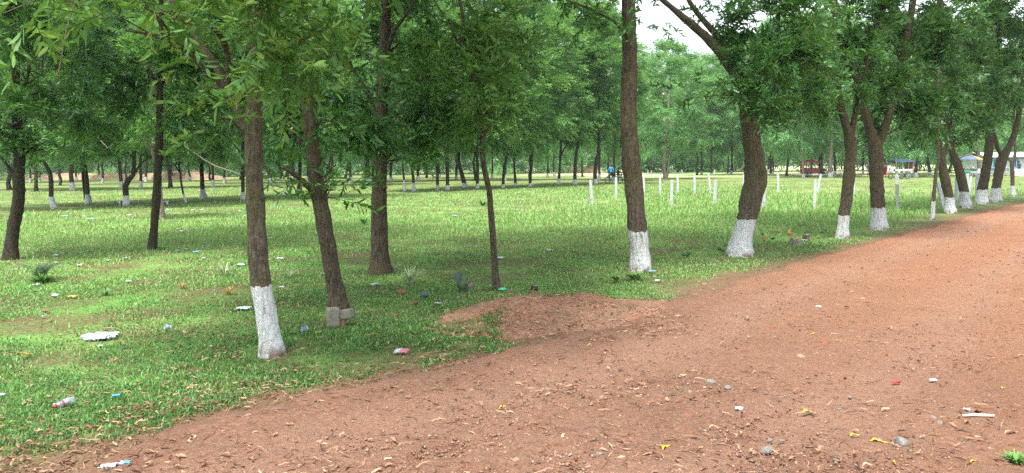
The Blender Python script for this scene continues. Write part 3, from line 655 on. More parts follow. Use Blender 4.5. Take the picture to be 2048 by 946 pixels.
# ---- the second row: stems measured one by one, crowns from shared shapes
def crown_proto(seed, Hc, Rc, n_clump, per, templ, s, od_shape=1.0):
    """crown around the stem from z=0 (its underside) to Hc"""
    r = np.random.default_rng(seed)
    t = r.uniform(0, 1, n_clump) ** .85; z = t * Hc
    prof = np.sin(np.pi * np.clip(.12 + t * .86, 0, 1)) ** .65; an = r.uniform(0, 2 * np.pi, n_clump); rr = Rc * prof * r.uniform(.25, 1, n_clump) ** .5 * (1 + .25 * np.sin(an * 2 + seed))
    cl = np.c_[np.cos(an) * rr, np.sin(an) * rr, z]; k = r.integers(0, n_clump, n_clump * per); cs = r.uniform(.6, 1.3, n_clump)
    p = cl[k] + r.normal(0, 1, (len(k), 3)) * np.array([.36, .36, .22]) * cs[k][:, None]
    dr = np.c_[p[:, 0], p[:, 1], (p[:, 2] - Hc * .4) * .4] + r.normal(0, 1, p.shape); dr[:, 2] -= .3
    v0 = np.clip(.40 + r.normal(0, .16, n_clump)[k] + r.normal(0, .06, len(k)), 0, .85)
    return scatter_sprigs(p, dr, s * r.uniform(.8, 1.2, len(p)), templ, v0, 'crown_shape', .35)
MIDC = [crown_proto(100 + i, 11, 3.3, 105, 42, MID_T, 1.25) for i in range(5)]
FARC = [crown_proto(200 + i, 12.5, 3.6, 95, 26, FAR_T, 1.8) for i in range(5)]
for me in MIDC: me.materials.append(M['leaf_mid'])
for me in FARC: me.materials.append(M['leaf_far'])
def row_tree(label, pts, wash=None, ctop=None, cbot=None, cx=None, group='second row of trees across the grass', protos=MIDC, wid=1.0, bark='bark_dark', k=None, limbs=(), Hm=None, name='acacia_tree'):
    bx, by, bw = pts[0]; base = G(bx, by); base[2] = 0; D = base[1]
    dist = D / fwd[1]
    ch = [[*P(x, y, D), w / 2 * D / F] for x, y, w in pts]; ch[0][2] = 0
    ztop = Hm or 14.0
    tx = (P(ctop[0], ctop[1], D) if ctop else None)
    if tx is not None: ztop = tx[2]
    cxw = tx[0] if tx is not None else ch[-1][0]
    zb = P(cx or bx, cbot or 300, D)[2]
    e = ch[-1]
    for t in (.35, .7, .95):
        if e[2] < ztop - 1: ch.append([e[0] + (cxw - e[0]) * t, e[1], e[2] + (ztop - .8 - e[2]) * t, e[3] * (1 - .75 * t)])
    wh = P(wash[0], wash[1], D)[2] if wash else 0
    root = thing(name, base, label, 'tree', group)
    chains = [np.array(ch)]
    link('trunk', trunk_mesh('trunk', chains, base, wh, 9, True, .35, .035), M[bark], root)
    r_ = random.Random(int(bx * 7 + by)); st = np.array(ch)
    for lb in limbs:
        q = np.array([[*P(x, y, D), w / 2 * D / F] for x, y, w in lb]); link('branch', trunk_mesh('branch', [q], base, 0, 6, False, .4, .02), M[bark], root)
    for i in range(4):
        z0 = zb + (ztop - zb) * (.02 + .16 * i); x0 = np.interp(z0, st[:, 2], st[:, 0]); r0 = np.interp(z0, st[:, 2], st[:, 3]) * .55; a = r_.uniform(0, 6.28); L_ = r_.uniform(1.4, 2.6)
        q = np.array([[x0, D, z0, r0], [x0 + math.cos(a) * L_ * .5, D + math.sin(a) * L_ * .5, z0 + L_ * .45, r0 * .6], [x0 + math.cos(a) * L_, D + math.sin(a) * L_, z0 + L_ * 1.1, r0 * .2]])
        link('branch', trunk_mesh('branch', [q], base, 0, 6, False, .5, .02), M[bark], root)
    me = protos[k if k is not None else r_.randrange(len(protos))]
    Hc = ztop - zb; c = bpy.data.objects.new('crown', me); COL.objects.link(c); c.parent = root
    H0 = 11 if protos is MIDC else 12.5
    c.location = ((np.interp(zb + Hc * .4, st[:, 2], st[:, 0]) - base[0]), 0, zb + .1); c.rotation_euler = (0, 0, r_.uniform(0, 6.28)); c.scale = (wid, wid, Hc / H0)
    ALLT.append((base, root)); return root
R2 = 'second row of trees across the grass'
row_tree('bent whitewashed tree leaning left, first in the second row after the leftmost dark trunk', [(110, 419, 11), (102, 395, 9), (102, 362, 9), (100, 345, 8), (90, 327, 7), (82, 315, 6)], (103, 393), (85, -90), 315, wid=1.0, k=0)
row_tree('straight whitewashed tree with grey-brown twin stem, second in the far left row', [(177, 409, 11), (175, 387, 9), (173, 358, 9), (171, 342, 8), (168, 325, 7)], (175, 388), (175, -80), 318, wid=.95, k=1, limbs=[[(170, 395, 5), (166, 360, 5), (163, 330, 4), (160, 310, 3)]])
row_tree('swan-necked whitewashed tree standing in red soil beside a small dark bench', [(253, 412, 12), (252, 391, 11), (251, 372, 11), (257, 360, 10), (266, 350, 9), (268, 335, 8)], (252, 391), (265, -80), 322, wid=1.05, k=2, limbs=[[(265, 350, 5), (280, 328, 4), (296, 316, 3)]])
row_tree('thin bowed sapling right of the pale trunk, narrow grey stem', [(373, 406, 4), (366, 385, 4), (362, 362, 4), (361, 345, 4), (358, 333, 4)], (367, 388), (365, -60), 318, wid=.7, k=3, limbs=[[(361, 345, 3), (352, 333, 3), (345, 325, 2)]])
row_tree('upright whitewashed tree on a bare patch, right of the thin bowed sapling', [(407, 399, 12), (405, 378, 9), (404, 352, 8), (403, 325, 8)], (405, 378), (405, -80), 315, wid=1.0, k=4)
row_tree('whitewashed tree half hidden just left of the nearest trunk', [(486, 401, 8), (486, 385, 7), (486, 360, 7), (486, 325, 7)], (486, 384), (485, -70), 318, wid=.95, k=0)
row_tree('whitewashed tree seen just left of the leaning trunk with stone blocks', [(597, 396, 9), (598, 375, 7), (600, 350, 7), (600, 325, 7)], (598, 378), (610, -70), 320, wid=1.0, k=1)
row_tree('small leaning whitewashed sapling, first right of the straight flared trunk', [(810, 383, 5), (808, 358, 4), (806, 340, 4)], (808, 360), (800, 40), 320, wid=.65, k=2)
row_tree('short sturdy whitewashed tree beside the small leaning sapling', [(829, 383, 8), (827, 367, 6), (826, 352, 6), (824, 330, 5)], (827, 366), (830, -20), 318, wid=.9, k=3)
row_tree('narrow whitewashed tree in the second row, left of the tall dark-stemmed one', [(875, 380, 6), (875, 360, 6), (875, 340, 6), (874, 320, 6)], (875, 370), (880, -30), 322, wid=.9, k=4)
row_tree('tall dark-stemmed whitewashed tree just left of the strongly leaning one in the second row', [(895, 380, 8), (895, 355, 7), (894, 319, 7), (893, 290, 6)], (895, 370), (905, -50), 300, wid=.9, k=0)
row_tree('strongly leaning whitewashed tree, tilted left, thickest foot of its neighbours', [(931, 376, 10), (926, 358, 9), (921, 338, 8), (917, 318, 7)], (928, 366), (910, -40), 308, wid=1.0, k=1)
row_tree('upright whitewashed tree directly left of the thin roadside pole stem', [(955, 378, 7), (955, 355, 7), (955, 330, 6), (954, 300, 5)], (955, 367), (960, -60), 305, wid=.95, k=2)
row_tree('whitewashed tree first right of the thin roadside pole stem, curving right', [(1006, 376, 7), (1007, 355, 6), (1009, 330, 6), (1014, 305, 5)], (1006, 369), (1020, -20), 300, wid=1.0, k=3)
row_tree('small whitewashed tree second right of the thin roadside pole stem', [(1031, 373, 5), (1030, 350, 5), (1028, 327, 4)], (1030, 366), (1035, 60), 315, wid=.8, k=4)
row_tree('whitewashed tree third right of the thin roadside pole stem, standing apart', [(1060, 374, 7), (1061, 350, 6), (1063, 325, 6)], (1060, 366), (1070, 10), 305, wid=1.05, k=0)
row_tree('straight whitewashed tree forking right, third to the left of the leftmost white post', [(1117, 369, 6), (1119, 340, 5), (1121, 310, 5), (1122, 270, 4)], (1117, 358), (1110, 20), 285, wid=1.1, k=1, limbs=[[(1120, 315, 3), (1127, 300, 3), (1135, 285, 2)]])
row_tree('whitewashed tree with a gently curved stem just left of the leftmost white post', [(1150, 369, 8), (1150, 345, 7), (1152, 310, 6), (1157, 280, 5), (1158, 240, 4)], (1150, 359), (1155, 5), 270, wid=1.15, k=2)
row_tree('whitewashed tree between the leftmost white post and the man in blue, leaning right', [(1191, 368, 8), (1190, 350, 8), (1193, 320, 7), (1197, 295, 6)], (1191, 358), (1200, 20), 290, wid=1.1, k=3)
row_tree('slim dark tree standing between the man in blue and the person in black', [(1229, 362, 6), (1228, 345, 6), (1228, 320, 5), (1230, 295, 4)], None, (1235, 60), 300, wid=1.0, k=4)
R3 = 'trees beyond the white posts'
row_tree('pale grey twin-stemmed tree behind the white posts, stems touching at the base', [(1331, 358, 8), (1329, 345, 7), (1327, 325, 6), (1330, 300, 5)], None, (1345, 92), 290, group=R3, wid=1.35, bark='bark_pale', k=0, protos=FARC, limbs=[[(1333, 357, 6), (1337, 335, 5), (1338, 318, 4), (1342, 296, 3)]])
row_tree('tall thin straight tree with a white foot rising behind the middle posts', [(1423, 351, 4), (1423, 330, 4), (1423, 290, 3), (1423, 240, 3)], (1423, 346), (1400, 118), 290, group=R3, wid=1.2, k=1, protos=FARC)
row_tree('dark tree left of the red cargo rickshaw, right of the crooked trunk', [(1542, 350, 5), (1541, 330, 5), (1542, 300, 4)], (1542, 346), (1545, 60), 295, group=R3, wid=1.2, k=2, protos=FARC)
row_tree('pale tree with a white foot standing behind the red cargo rickshaw on its left', [(1607, 355, 6), (1606, 335, 5), (1605, 300, 5)], (1607, 348), (1600, 40), 300, group=R3, wid=1.2, k=3, protos=FARC, bark='bark_pale')
row_tree('dark tree with a white foot in front of the red cargo rickshaw', [(1641, 353, 8), (1641, 335, 8), (1642, 300, 7)], (1641, 343), (1640, 40), 295, group=R3, wid=1.15, k=4, protos=FARC)
row_tree('pale-barked tree with a bright white foot just right of the red cargo rickshaw', [(1660, 355, 10), (1660, 335, 8), (1662, 300, 7), (1663, 270, 6)], (1660, 345), (1665, 30), 285, group=R3, wid=1.2, k=0, protos=FARC, bark='bark_pale')
row_tree('small curved tree with a white foot right of the blue-roofed rickshaw', [(1832, 355, 8), (1831, 343, 7), (1834, 325, 6), (1836, 310, 5)], (1831, 345), (1840, 60), 318, group=R3, wid=1.0, k=1, protos=FARC)
row_tree('tree with a white foot leaning left, second right of the blue-roofed rickshaw', [(1861, 351, 7), (1859, 338, 6), (1855, 320, 6), (1852, 305, 5)], (1860, 344), (1860, 70), 312, group=R3, wid=1.0, k=2, protos=FARC)
row_tree('pale reddish slender trunk behind the right cluster, just right of the parasol', [(1958, 352, 8), (1958, 335, 7), (1957, 310, 6), (1956, 280, 5)], (1958, 344), (1950, 60), 285, group=R3, wid=1.0, k=3, protos=FARC, bark='bark_pale')
# pale bare-branched tree behind the dark slim trunk at left
row_tree('pale white-barked trunk close behind the dark slim one, light bare branches in its crown', [(323, 438, 13), (321, 400, 10), (319, 360, 9), (314, 330, 8), (305, 305, 7), (300, 285, 6)], None, (300, 60), 300, group=R2, wid=.35, bark='bark_pale', k=3, Hm=6,
    limbs=[[(312, 325, 5), (304, 295, 4), (294, 270, 3), (285, 240, 3)], [(330, 260, 3), (380, 300, 3), (430, 332, 3), (470, 345, 2), (482, 352, 2)], [(300, 285, 4), (270, 250, 3), (230, 222, 3), (185, 218, 2)], [(195, 270, 2), (215, 296, 2), (232, 285, 2)]])

# ---- farther rows: stem + crown copied with their own size
def far_proto(i):
    r = random.Random(i); h = 3.6; root_chain = [[0, 0, 0, .17]]; x = 0
    for z in (.6, 1.3, 2.1, 3.0, 4.2, 6, 9): x += r.uniform(-.16, .16); root_chain.append([x, r.uniform(-.1, .1), z, .17 * (1 - z / 13)])
    tm = trunk_mesh('trunk', [np.array(root_chain)], np.zeros(3), .65 if i % 3 != 2 else 0, 7, True, .5, .03); tm.materials.append(M['bark_dark'])
    return tm
FT = [far_proto(i) for i in range(6)]
far_specs = []
rr = random.Random(5)
for (x, y) in [(72, 383), (120, 371), (146, 381), (241, 378), (281, 377), (341, 376), (425, 374), (450, 367), (60, 366), (20, 380), (205, 367), (665, 372), (540, 368), (700, 366), (735, 370)]:
    far_specs.append((x, y, rr.uniform(-40, 20), 'L'))
for x in np.arange(560, 1250, 33): far_specs.append((x + rr.uniform(-12, 12), hor(x) + rr.uniform(20, 29), rr.uniform(30, 90), 'M'))
for x in np.arange(1270, 1530, 20): far_specs.append((x + rr.uniform(-8, 8), hor(x) + rr.uniform(15, 21), 95 + rr.uniform(-8, 50) + (30 if 1340 < x < 1420 else 0), 'R'))
for x in np.arange(1530, 2070, 22): far_specs.append((x + rr.uniform(-9, 9), hor(x) + rr.uniform(17, 24), rr.uniform(20, 90), 'R'))
for x in np.arange(-60, 560, 45): far_specs.append((x + rr.uniform(-15, 15), hor(x) + rr.uniform(19, 25), rr.uniform(10, 60), 'L'))
FL = {'L': ('slim distant tree among the scattered trees before the brown bank on the left', 'distant trees before the brown bank'),
      'M': ('distant tree with dark stem among those behind the second row in the middle', 'distant trees behind the second row'),
      'R': ('distant tree with bright feathery crown among those beyond the posts and rickshaws', 'distant trees beyond the posts')}
ORD = ['first', 'second', 'third', 'fourth', 'fifth', 'sixth', 'seventh', 'eighth', 'ninth', 'tenth', 'eleventh', 'twelfth', 'thirteenth', 'fourteenth', 'fifteenth', 'sixteenth']
LM = [(-900, 'left photo edge'), (35, 'leftmost trunk'), (315, 'dark slim trunk'), (508, 'nearest trunk'), (635, 'leaning trunk'), (758, 'flared trunk'), (970, 'pole-like trunk'), (1262, 'stout trunk'), (1505, 'crooked trunk'), (1700, 'low-forked trunk'), (1752, 'V-forked trunk'), (1870, 'thin sapling'), (1975, 'tilted dark trunk'), (2027, 'rightmost slender tree'), (4000, 'right photo edge')]
far_specs = [q for q in sorted(far_specs) if not (abs(q[0] - 2000) < 55 and G(q[0], q[1])[1] > 70)]
cnt = {}
def far_label(x, what='distant tree'):
    k = max(i for i in range(len(LM)) if LM[i][0] <= x); cnt[(k, what)] = cnt.get((k, what), 0) + 1
    return '%s %s from left, between the %s and the %s' % (ORD[cnt[(k, what)] - 1], what, LM[k][1], LM[k + 1][1])
for i, (x, y, ty, g) in enumerate(far_specs):
    base = G(x, y); base[2] = 0; D = base[1]
    H = P(x, ty, D)[2]; root = thing('acacia_tree', base, far_label(x), 'tree', FL[g][1], rr.uniform(0, 6.28))
    w = rr.uniform(.75, 1.1)
    t = bpy.data.objects.new('trunk', FT[i % 6]); COL.objects.link(t); t.parent = root; t.scale = (w, w, 1)
    zb = rr.uniform(2.6, 4.0) if g != 'R' else rr.uniform(3.0, 4.6)
    near = D < 62
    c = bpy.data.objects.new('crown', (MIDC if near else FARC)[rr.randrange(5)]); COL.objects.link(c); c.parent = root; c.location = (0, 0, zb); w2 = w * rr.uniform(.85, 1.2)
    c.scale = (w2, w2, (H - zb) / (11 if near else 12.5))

# ---- far wood: one mass closing the view
n = 26000
th = rng.uniform(-rad(46), rad(46), n); Rr = rng.uniform(165, 200, n)
px_ = np.sin(th) * Rr; py_ = np.cos(th) * Rr
hh_ = 11 + 6 * fbm(px_ * .06, px_ * 0 + 2, 81) + 3 * fbm(px_ * .2, px_ * 0, 82)
gap = np.clip(((th - rad(18)) / rad(12)), 0, 1)
zz = rng.uniform(.0, 1, n) ** .8 * hh_ + gap * 0
zz = np.maximum(zz, np.where((th > rad(16)), 3.2, 0) * rng.uniform(.8, 1.3, n))
pos = np.c_[px_, py_, zz]; clv = fbm(px_ * .5, zz * .5, 84)
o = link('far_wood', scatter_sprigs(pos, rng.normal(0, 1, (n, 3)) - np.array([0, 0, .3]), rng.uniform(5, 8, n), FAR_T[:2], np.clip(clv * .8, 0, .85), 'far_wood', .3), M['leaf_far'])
tag(o, kind='stuff')
# ---- sunlit bushes and the earth bank
def bank(name, x0, x1, yb, hgt, seed, mat):
    xs_ = np.linspace(x0, x1, 80); W0 = []
    Vv = []; 
    for j, (dz, dy) in enumerate([(0, 0), (.35, .6), (.8, 1.3), (1, 3.0), (.95, 6), (0, 12)]):
        for x in xs_:
            p = G(x, yb)[:2]; q = (x - x0) / (x1 - x0); e = np.clip(min(q, 1 - q) * 8, 0, 1)
            hh = hgt * e * (.6 + .8 * vnoise(np.array([p[0] * .13]), np.array([seed * 1.]), 3)[0])
            Vv.append([p[0], p[1] + dy + .9 * vnoise(np.array([p[0] * .5]), np.array([j * 1.]), 9)[0], dz * hh * (1 + .12 * math.sin(p[0] * 1.3 + j)) - (.15 if dz == 0 else 0)])
    m_ = len(xs_); i_ = (np.arange(5)[:, None] * m_ + np.arange(m_ - 1)[None]).ravel()
    return link(name, npmesh(name, Vv, np.stack([i_, i_ + 1, i_ + m_ + 1, i_ + m_], 1).ravel(), np.full(len(i_), 4), None, True), mat)
b = NB('bank_earth'); v = b.vec('Object'); nA = b.noise(.8, 6, v, .7)
M['bank'] = b.done(b.pr(b.ramp(nA, [(.3, (.12, .08, .045)), (.46, (.28, .18, .12)), (.54, (.34, .25, .17)), (.60, (.12, .2, .06))]), .95, .1, b.bump(nA, 1, .3)).outputs[0])
tag(bank('earth_bank', -120, 430, 360, 1.15, 1, M['bank']), kind='structure')
tag(bank('earth_bank', 1075, 1215, 346.5, 1.7, 2, M['bank']), kind='structure')
def bush(label, x, y, w_m, h_m, mat='leaf_bush', n=220, s=2.2, group=None, name='bush'):
    base = G(x, y); base[2] = 0; root = thing(name, base, label, 'bush', group)
    u = rng.normal(0, 1, (n, 3)); u /= np.linalg.norm(u, axis=1)[:, None]; p = u * rng.uniform(.4, 1, (n, 1)) * np.array([w_m / 2, w_m * .3, h_m * .5]) + np.array([0, 0, h_m * .5])
    p[:, 2] = np.maximum(p[:, 2], .1)
    link('foliage', scatter_sprigs(p, u + rng.normal(0, .5, u.shape), s * rng.uniform(.7, 1.2, n), FAR_T, np.clip(rng.normal(.5, .15, n), 0, .85), 'foliage'), M[mat], root)
    mb = MB(); 
    for k in range(3): mb.tube([(0.05 * k, 0, -.05), (.3 * (k - 1), .05, h_m * .4), (.5 * (k - 1) * w_m * .4, 0, h_m * .75)], [.05, .035, .015], 5)
    mb.build('stem', M['bark_dark'], root); return root
GB = 'sunlit bushes behind the posts'
for i, (x, w_, h_) in enumerate([(1285, 4, 1.8), (1310, 4, 2.2), (1345, 3.2, 2.0), (1368, 4.5, 2.9), (1395, 4.2, 2.4), (1425, 4, 2.6), (1455, 5, 3.0), (1490, 4.5, 2.6)]):
    bush(ORD[i] + ' bright yellow-green bush from the left in the sunlit row behind the posts', x, hor(x) + 14.5, w_, h_, n=260, group=GB)
for (x, w_, h_, lb) in [(215, 4.5, 1.9, 'bluish-green bush in front of the brown bank, left of the swan-necked tree'), (205, 3, 1.3, 'low bluish bush at the foot of the brown bank'), (660, 4, 1.7, 'round dark bush far behind the leaning trunk with stone blocks'), (1000, 6, 1.3, 'low dark bush beneath the far trees behind the thin pole stem'), (30, 5, 1.6, 'bluish-green bush at far left below the bank')]:
    bush(lb, x, hor(x) + 18, w_, h_, 'leaf_far', 150)

# ================================================================ WHITE POSTS
b = NB('post_paint'); v = b.vec('Object'); n1 = b.noise(7, 5, v, .7)
M['post'] = b.done(b.pr(b.ramp(n1, [(.3, (.22, .23, .22)), (.45, (.40, .43, .43)), (.7, (.52, .56, .56))]), .8, .2, b.bump(n1, .4, .01)).outputs[0])
M['post_grey'] = plain('post_grey', (.30, .32, .29), .9, .1, .2, 9, bump=.4)
POSTS = [
 (1184, 407, 1181, 361, 'leftmost white post of the field, with a short broken block beside its foot'),
 (1232, 398, 1232, 356, 'white post just right of the motorbike and its two people'),
 (1288, 393, 1287, 355, 'white post half hidden right behind the stout straight tree'),
 (1320, 391, 1320, 354, 'farther white post, first clear of the stout straight tree on its right'),
 (1342, 414, 1344, 361, 'nearer white post, tilted slightly right, between two farther posts'),
 (1356, 387, 1355, 351, 'far white post just right of the nearer tilted one, before the pale twin-stemmed tree'),
 (1389, 389, 1389, 350, 'far upright white post in the middle of the group left of the crooked tree'),
 (1421, 388, 1417, 350, 'far white post leaning left, under the tall thin straight tree'),
 (1429, 411, 1432, 361, 'nearer white post right beside the far one that leans left'),
 (1487, 385, 1487, 350, 'far white post touching the left side of the crooked trunk'),
 (1527, 416, 1529, 361, 'nearer white post mostly hidden behind the crooked trunk, low end in view'),
 (1556, 384, 1556, 348, 'far white post alone right of the crooked trunk, left of the red rickshaw'),
 (1629, 418, 1631, 361, 'nearer white post left of the low-forked tree, below the red rickshaw'),
 (1636, 386, 1642, 349, 'far white post leaning right, just below the red rickshaw'),
 (1708, 388, 1706, 350, 'far white post touching the right side of the low-forked tree'),
 (1795, 422, 1794, 350, 'tall grey concrete post with a white top, right of the V-forked tree'),
 (1888, 421, 1875, 364, 'strongly tilted post propped left of the first leaning trunk'),
 (1886, 397, 1884, 357, 'white post peeping out left of the first leaning trunk'),
 (1912, 413, 1914, 353, 'white post standing between the first and second leaning trunks'),
 (1934, 388, 1935, 349, 'left one of the two white posts under the umbrella stall'),
 (1938, 393, 1942, 353, 'right one of the two white posts under the umbrella stall, leaning'),
 (1953, 404, 1955, 350, 'white post touching the left side of the dark third trunk')]
for i, (bx, by, tx, ty, lb) in enumerate(POSTS):
    base = G(bx, by); base[2] = 0; D = base[1]; t = P(tx, ty, D) - base
    w = .10; mb = MB(); ax = Vector(t).normalized(); L = Vector(t).length
    q = Vector((0, 0, 1)).rotation_difference(ax).to_matrix() @ Matrix.Rotation(rng.uniform(-.5, .5), 3, 'Z')
    mb.box(ax * (L / 2 - .1), (w, w, L + .2), 0, q)
    mb.box(ax * (L + .012), (w * .8, w * .8, .03), 0, q, .6)
    root = tag(mb.build('post', M['post'], bevel=.008, loc=base), lb, 'post', 'white posts in the field')
    if 'grey concrete' in lb:
        root.data.materials.clear()
        bb = NB('post_two_tone'); sp_ = bb.n('SeparateXYZ'); bb.set(sp_.inputs[0], bb.n('TexCoord').outputs['Object'])
        c_ = bb.mix(bb.math('GREATER_THAN', sp_.outputs[2], L * .74), (.33, .36, .34), (.78, .80, .79)); root.data.materials.append(bb.done(bb.pr(c_, .85, .2).outputs[0]))
p0 = G(1178, 407); mb = MB(); mb.box((0, 0, .09), (.16, .14, .22), 0, Matrix.Rotation(.4, 3, 'Z')); mb.box((.11, .02, .07), (.06, .12, .18), 0, Matrix.Rotation(.7, 3, 'Z'))
tag(mb.build('concrete_block', M['post_grey'], bevel=.012, loc=(p0[0], p0[1], 0)), 'short broken grey block at the foot of the leftmost white post', 'block')

# ================================================================ ROCKS, STUMPS, BLOCKS
def rock_mesh(seed, sx, sy, sz, sub=2, sharp=.3):
    bm = bmesh.new(); bmesh.ops.create_icosphere(bm, subdivisions=sub, radius=1); r = random.Random(seed); pl = [(Vector((r.gauss(0, 1), r.gauss(0, 1), r.gauss(0, 1))).normalized(), r.uniform(.55, .9)) for _ in range(7)]
    for v_ in bm.verts:
        for n_, d_ in pl:
            k = v_.co.dot(n_) - d_
            if k > 0: v_.co -= n_ * k
        v_.co *= 1 + r.uniform(-.04, .04)
        v_.co = Vector((v_.co.x * sx, v_.co.y * sy, v_.co.z * sz))
    me = bpy.data.meshes.new('stone'); bm.to_mesh(me); bm.free(); return me
def stone_mat(name, col):
    b = NB(name); v = b.vec('Object'); n1 = b.noise(30, 5, v, .7)
    c = b.ramp(n1, [(.3, tuple(x * .6 for x in col)), (.5, col), (.75, tuple(min(1, x * 1.4) for x in col))]); return b.done(b.pr(c, .9, .2, b.bump(n1, .8, .006)).outputs[0])
M['st_grey'] = stone_mat('grey_stone', (.16, .15, .135)); M['st_red'] = stone_mat('red_stone', (.19, .075, .045)); M['st_tan'] = stone_mat('tan_stone', (.25, .16, .11))
M['concrete_old'] = stone_mat('old_concrete', (.17, .165, .13)); M['brick'] = stone_mat('old_brick', (.25, .10, .06))
STONES = [
 (1374, 845, 27, 'r', 'reddish lump of laterite beside the yellow leaf, lower middle of the road'), (1420, 774, 26, 'g', 'flat grey stone, left one of a pair side by side on the road'), (1455, 786, 22, 'g', 'bluish grey stone, right one of a pair side by side on the road'),
 (1801, 895, 36, 'g', 'largest grey stone at lower right, half sunk in the road'), (1535, 914, 32, 'g', 'rounded grey-brown stone near the bottom edge, right of the big yellow leaf'), (1508, 917, 16, 't', 'small tan stone touching the rounded grey-brown one near the bottom edge'),
 (1865, 847, 19, 'g', 'grey angular stone left of the white stick'), (1880, 856, 15, 'g', 'smaller grey stone just right below the angular one near the white stick'), (1755, 892, 22, 'g', 'grey stone just left of the largest grey stone'),
 (1673, 931, 18, 'g', 'small round grey stone close to the bottom edge, left of the largest grey stone'), (1307, 887, 14, 'g', 'small dark grey stone above the big yellow leaf'), (1197, 922, 22, 'g', 'pale grey stone left of the big yellow leaf'),
 (1033, 935, 26, 't', 'flat tan stone at the bottom edge, farthest left of the road stones'), (1177, 877, 12, 'r', 'small red pebble above the pale grey stone'), (1267, 871, 14, 'r', 'small red stone alone left of the small dark grey one'),
 (1540, 892, 14, 'g', 'small grey stone just above the rounded grey-brown one'), (1379, 795, 15, 't', 'pinkish pebble left of the side-by-side grey pair'), (1601, 722, 20, 't', 'tan angular stone in the middle of the road, far from others'),
 (1542, 663, 22, 'r', 'red lumpy stone higher up, in the middle of the road'), (1420, 728, 11, 'r', 'small red pebble straight above the flat grey stone'), (1159, 767, 10, 'r', 'small red pebble left, near the first brown leaf curl'),
 (1217, 715, 12, 'r', 'dark red pebble near the left wheel track, upper left of the road'), (1202, 804, 13, 't', 'tan pebble in the left wheel track'), (1494, 643, 12, 't', 'pale pebble up the road, beside the red lumpy stone'),
 (1647, 697, 28, 'r', 'broken red lump up the road near the small yellow leaves'), (1826, 863, 13, 't', 'pale pebble left of the grey angular stone by the white stick'), (1564, 892, 12, 'g', 'tiny grey stone on the right above the rounded grey-brown one'),
 (408, 938, 13, 'r', 'brown pebble on the road edge by the blue wrapper, bottom left'), (340, 923, 12, 'r', 'dark red pebble on the road edge, right above the blue wrapper'), (226, 724, 17, 't', 'squarish stone in the grass right of the big plastic sheet'),
 (1352, 892, 12, 't', 'small tan stone directly above the big yellow leaf'), (1700, 804, 11, 'g', 'grey pebble beside the small curled tan leaf right of centre'), (1680, 830, 14, 'g', 'flat grey pebble right of the white paper scrap on the road'), (1118, 858, 13, 'g', 'flat grey pebble in the left wheel track, low in the photo')]
for i, (x, y, w, k, lb) in enumerate(STONES):
    p = G(x, y); d_ = p[1] / fwd[1]; wm = w / F * d_; onroad = sgn_dist(p[None, :2])[0] > 0
    me = rock_mesh(i, wm * .52, wm * rng.uniform(.35, .5), wm * rng.uniform(.28, .4), 2); o = link('stone', me, M[{'g': 'st_grey', 'r': 'st_red', 't': 'st_tan'}[k]])
    o.location = (p[0], p[1], float(surf_z(p[None, :2])[0]) + wm * .04); o.rotation_euler = (0, 0, rng.uniform(0, 6)); tag(o, lb, 'stone', 'stones on the ground')
# gravel: what nobody could count
def rock_T(seed):
    r = np.random.default_rng(seed); V_ = np.array([[1, 0, 0], [-1, 0, 0], [0, 1, 0], [0, -1, 0], [0, 0, 1], [0, 0, -1.]]) * r.uniform(.6, 1.2, (6, 1)) * np.array([1, .8, .55]) + r.normal(0, .12, (6, 3))
    f = [(0, 2, 4), (2, 1, 4), (1, 3, 4), (3, 0, 4), (2, 0, 5), (1, 2, 5), (3, 1, 5), (0, 3, 5)]
    return V_, np.array(f).ravel(), np.full(8, 3), np.full(6, .5)
xy, d = sample_ground(80000, 3.3, 40, 38); sd_ = sgn_dist(xy); cl = fbm(xy[:, 0] * .9, xy[:, 1] * .9, 91)
keep = (sd_ > -.25) & (sd_ < 4.4) & (rng.uniform(0, 1, len(xy)) < np.clip((cl - .3) * 2.2, .08, 1) * (.3 + .7 * np.clip((sd_ - .9) / .6, 0, 1))); xy, d = xy[keep], d[keep]
r_s = rng.gamma(1.6, .0035, len(xy)) * np.clip(d / 7, 1, 3.2) + .002; r_s = np.minimum(r_s, .018 * np.clip(d / 9, 1, 2.4))
dirs = np.c_[rng.normal(0, 1, (len(xy), 2)), np.zeros(len(xy)) + .05]
me = scatter_sprigs(np.c_[xy, surf_z(xy) + r_s * .25], dirs, r_s, [rock_T(i) for i in range(4)], rng.uniform(0, .85, len(xy)), 'gravel', 0)
b = NB('gravel_stones'); c = b.ramp(b.attr('var'), [(0, (.09, .045, .03)), (.35, (.20, .10, .065)), (.65, (.28, .16, .11)), (.75, (.15, .13, .11)), (.9, (.34, .25, .19))])
tag(link('gravel', me, b.done(b.pr(c, .92, .15).outputs[0])), kind='stuff')
# leaf litter, straw and bark shreds
def curl_T(seed, straw=False):
    r = random.Random(seed); L_ = 1; w = .035 if straw else r.uniform(.2, .3); n_ = 5; V_ = []
    for i in range(n_):
        t = i / (n_ - 1); yy = r.uniform(-.3, .3) * math.sin(t * 3.1) * (1 if not straw else .5); z = .03 + abs(math.sin(t * 3.14 * r.uniform(.8, 1.3))) * r.uniform(.02, .16); ww = w * (math.sin(math.pi * min(1, t * .9 + .08)) if not straw else 1)
        V_ += [[t - .5, yy - ww / 2, z], [t - .5, yy + ww / 2, z + r.uniform(-.02, .07)]]
    f = [(2 * i, 2 * i + 2, 2 * i + 3, 2 * i + 1) for i in range(n_ - 1)]
    return np.array(V_), np.array(f).ravel(), np.full(n_ - 1, 4), np.full(2 * n_, .5)
xy, d = sample_ground(90000, 3.2, 38, 42); sd_ = sgn_dist(xy); cl = fbm(xy[:, 0] * 1.3, xy[:, 1] * 1.3, 95)
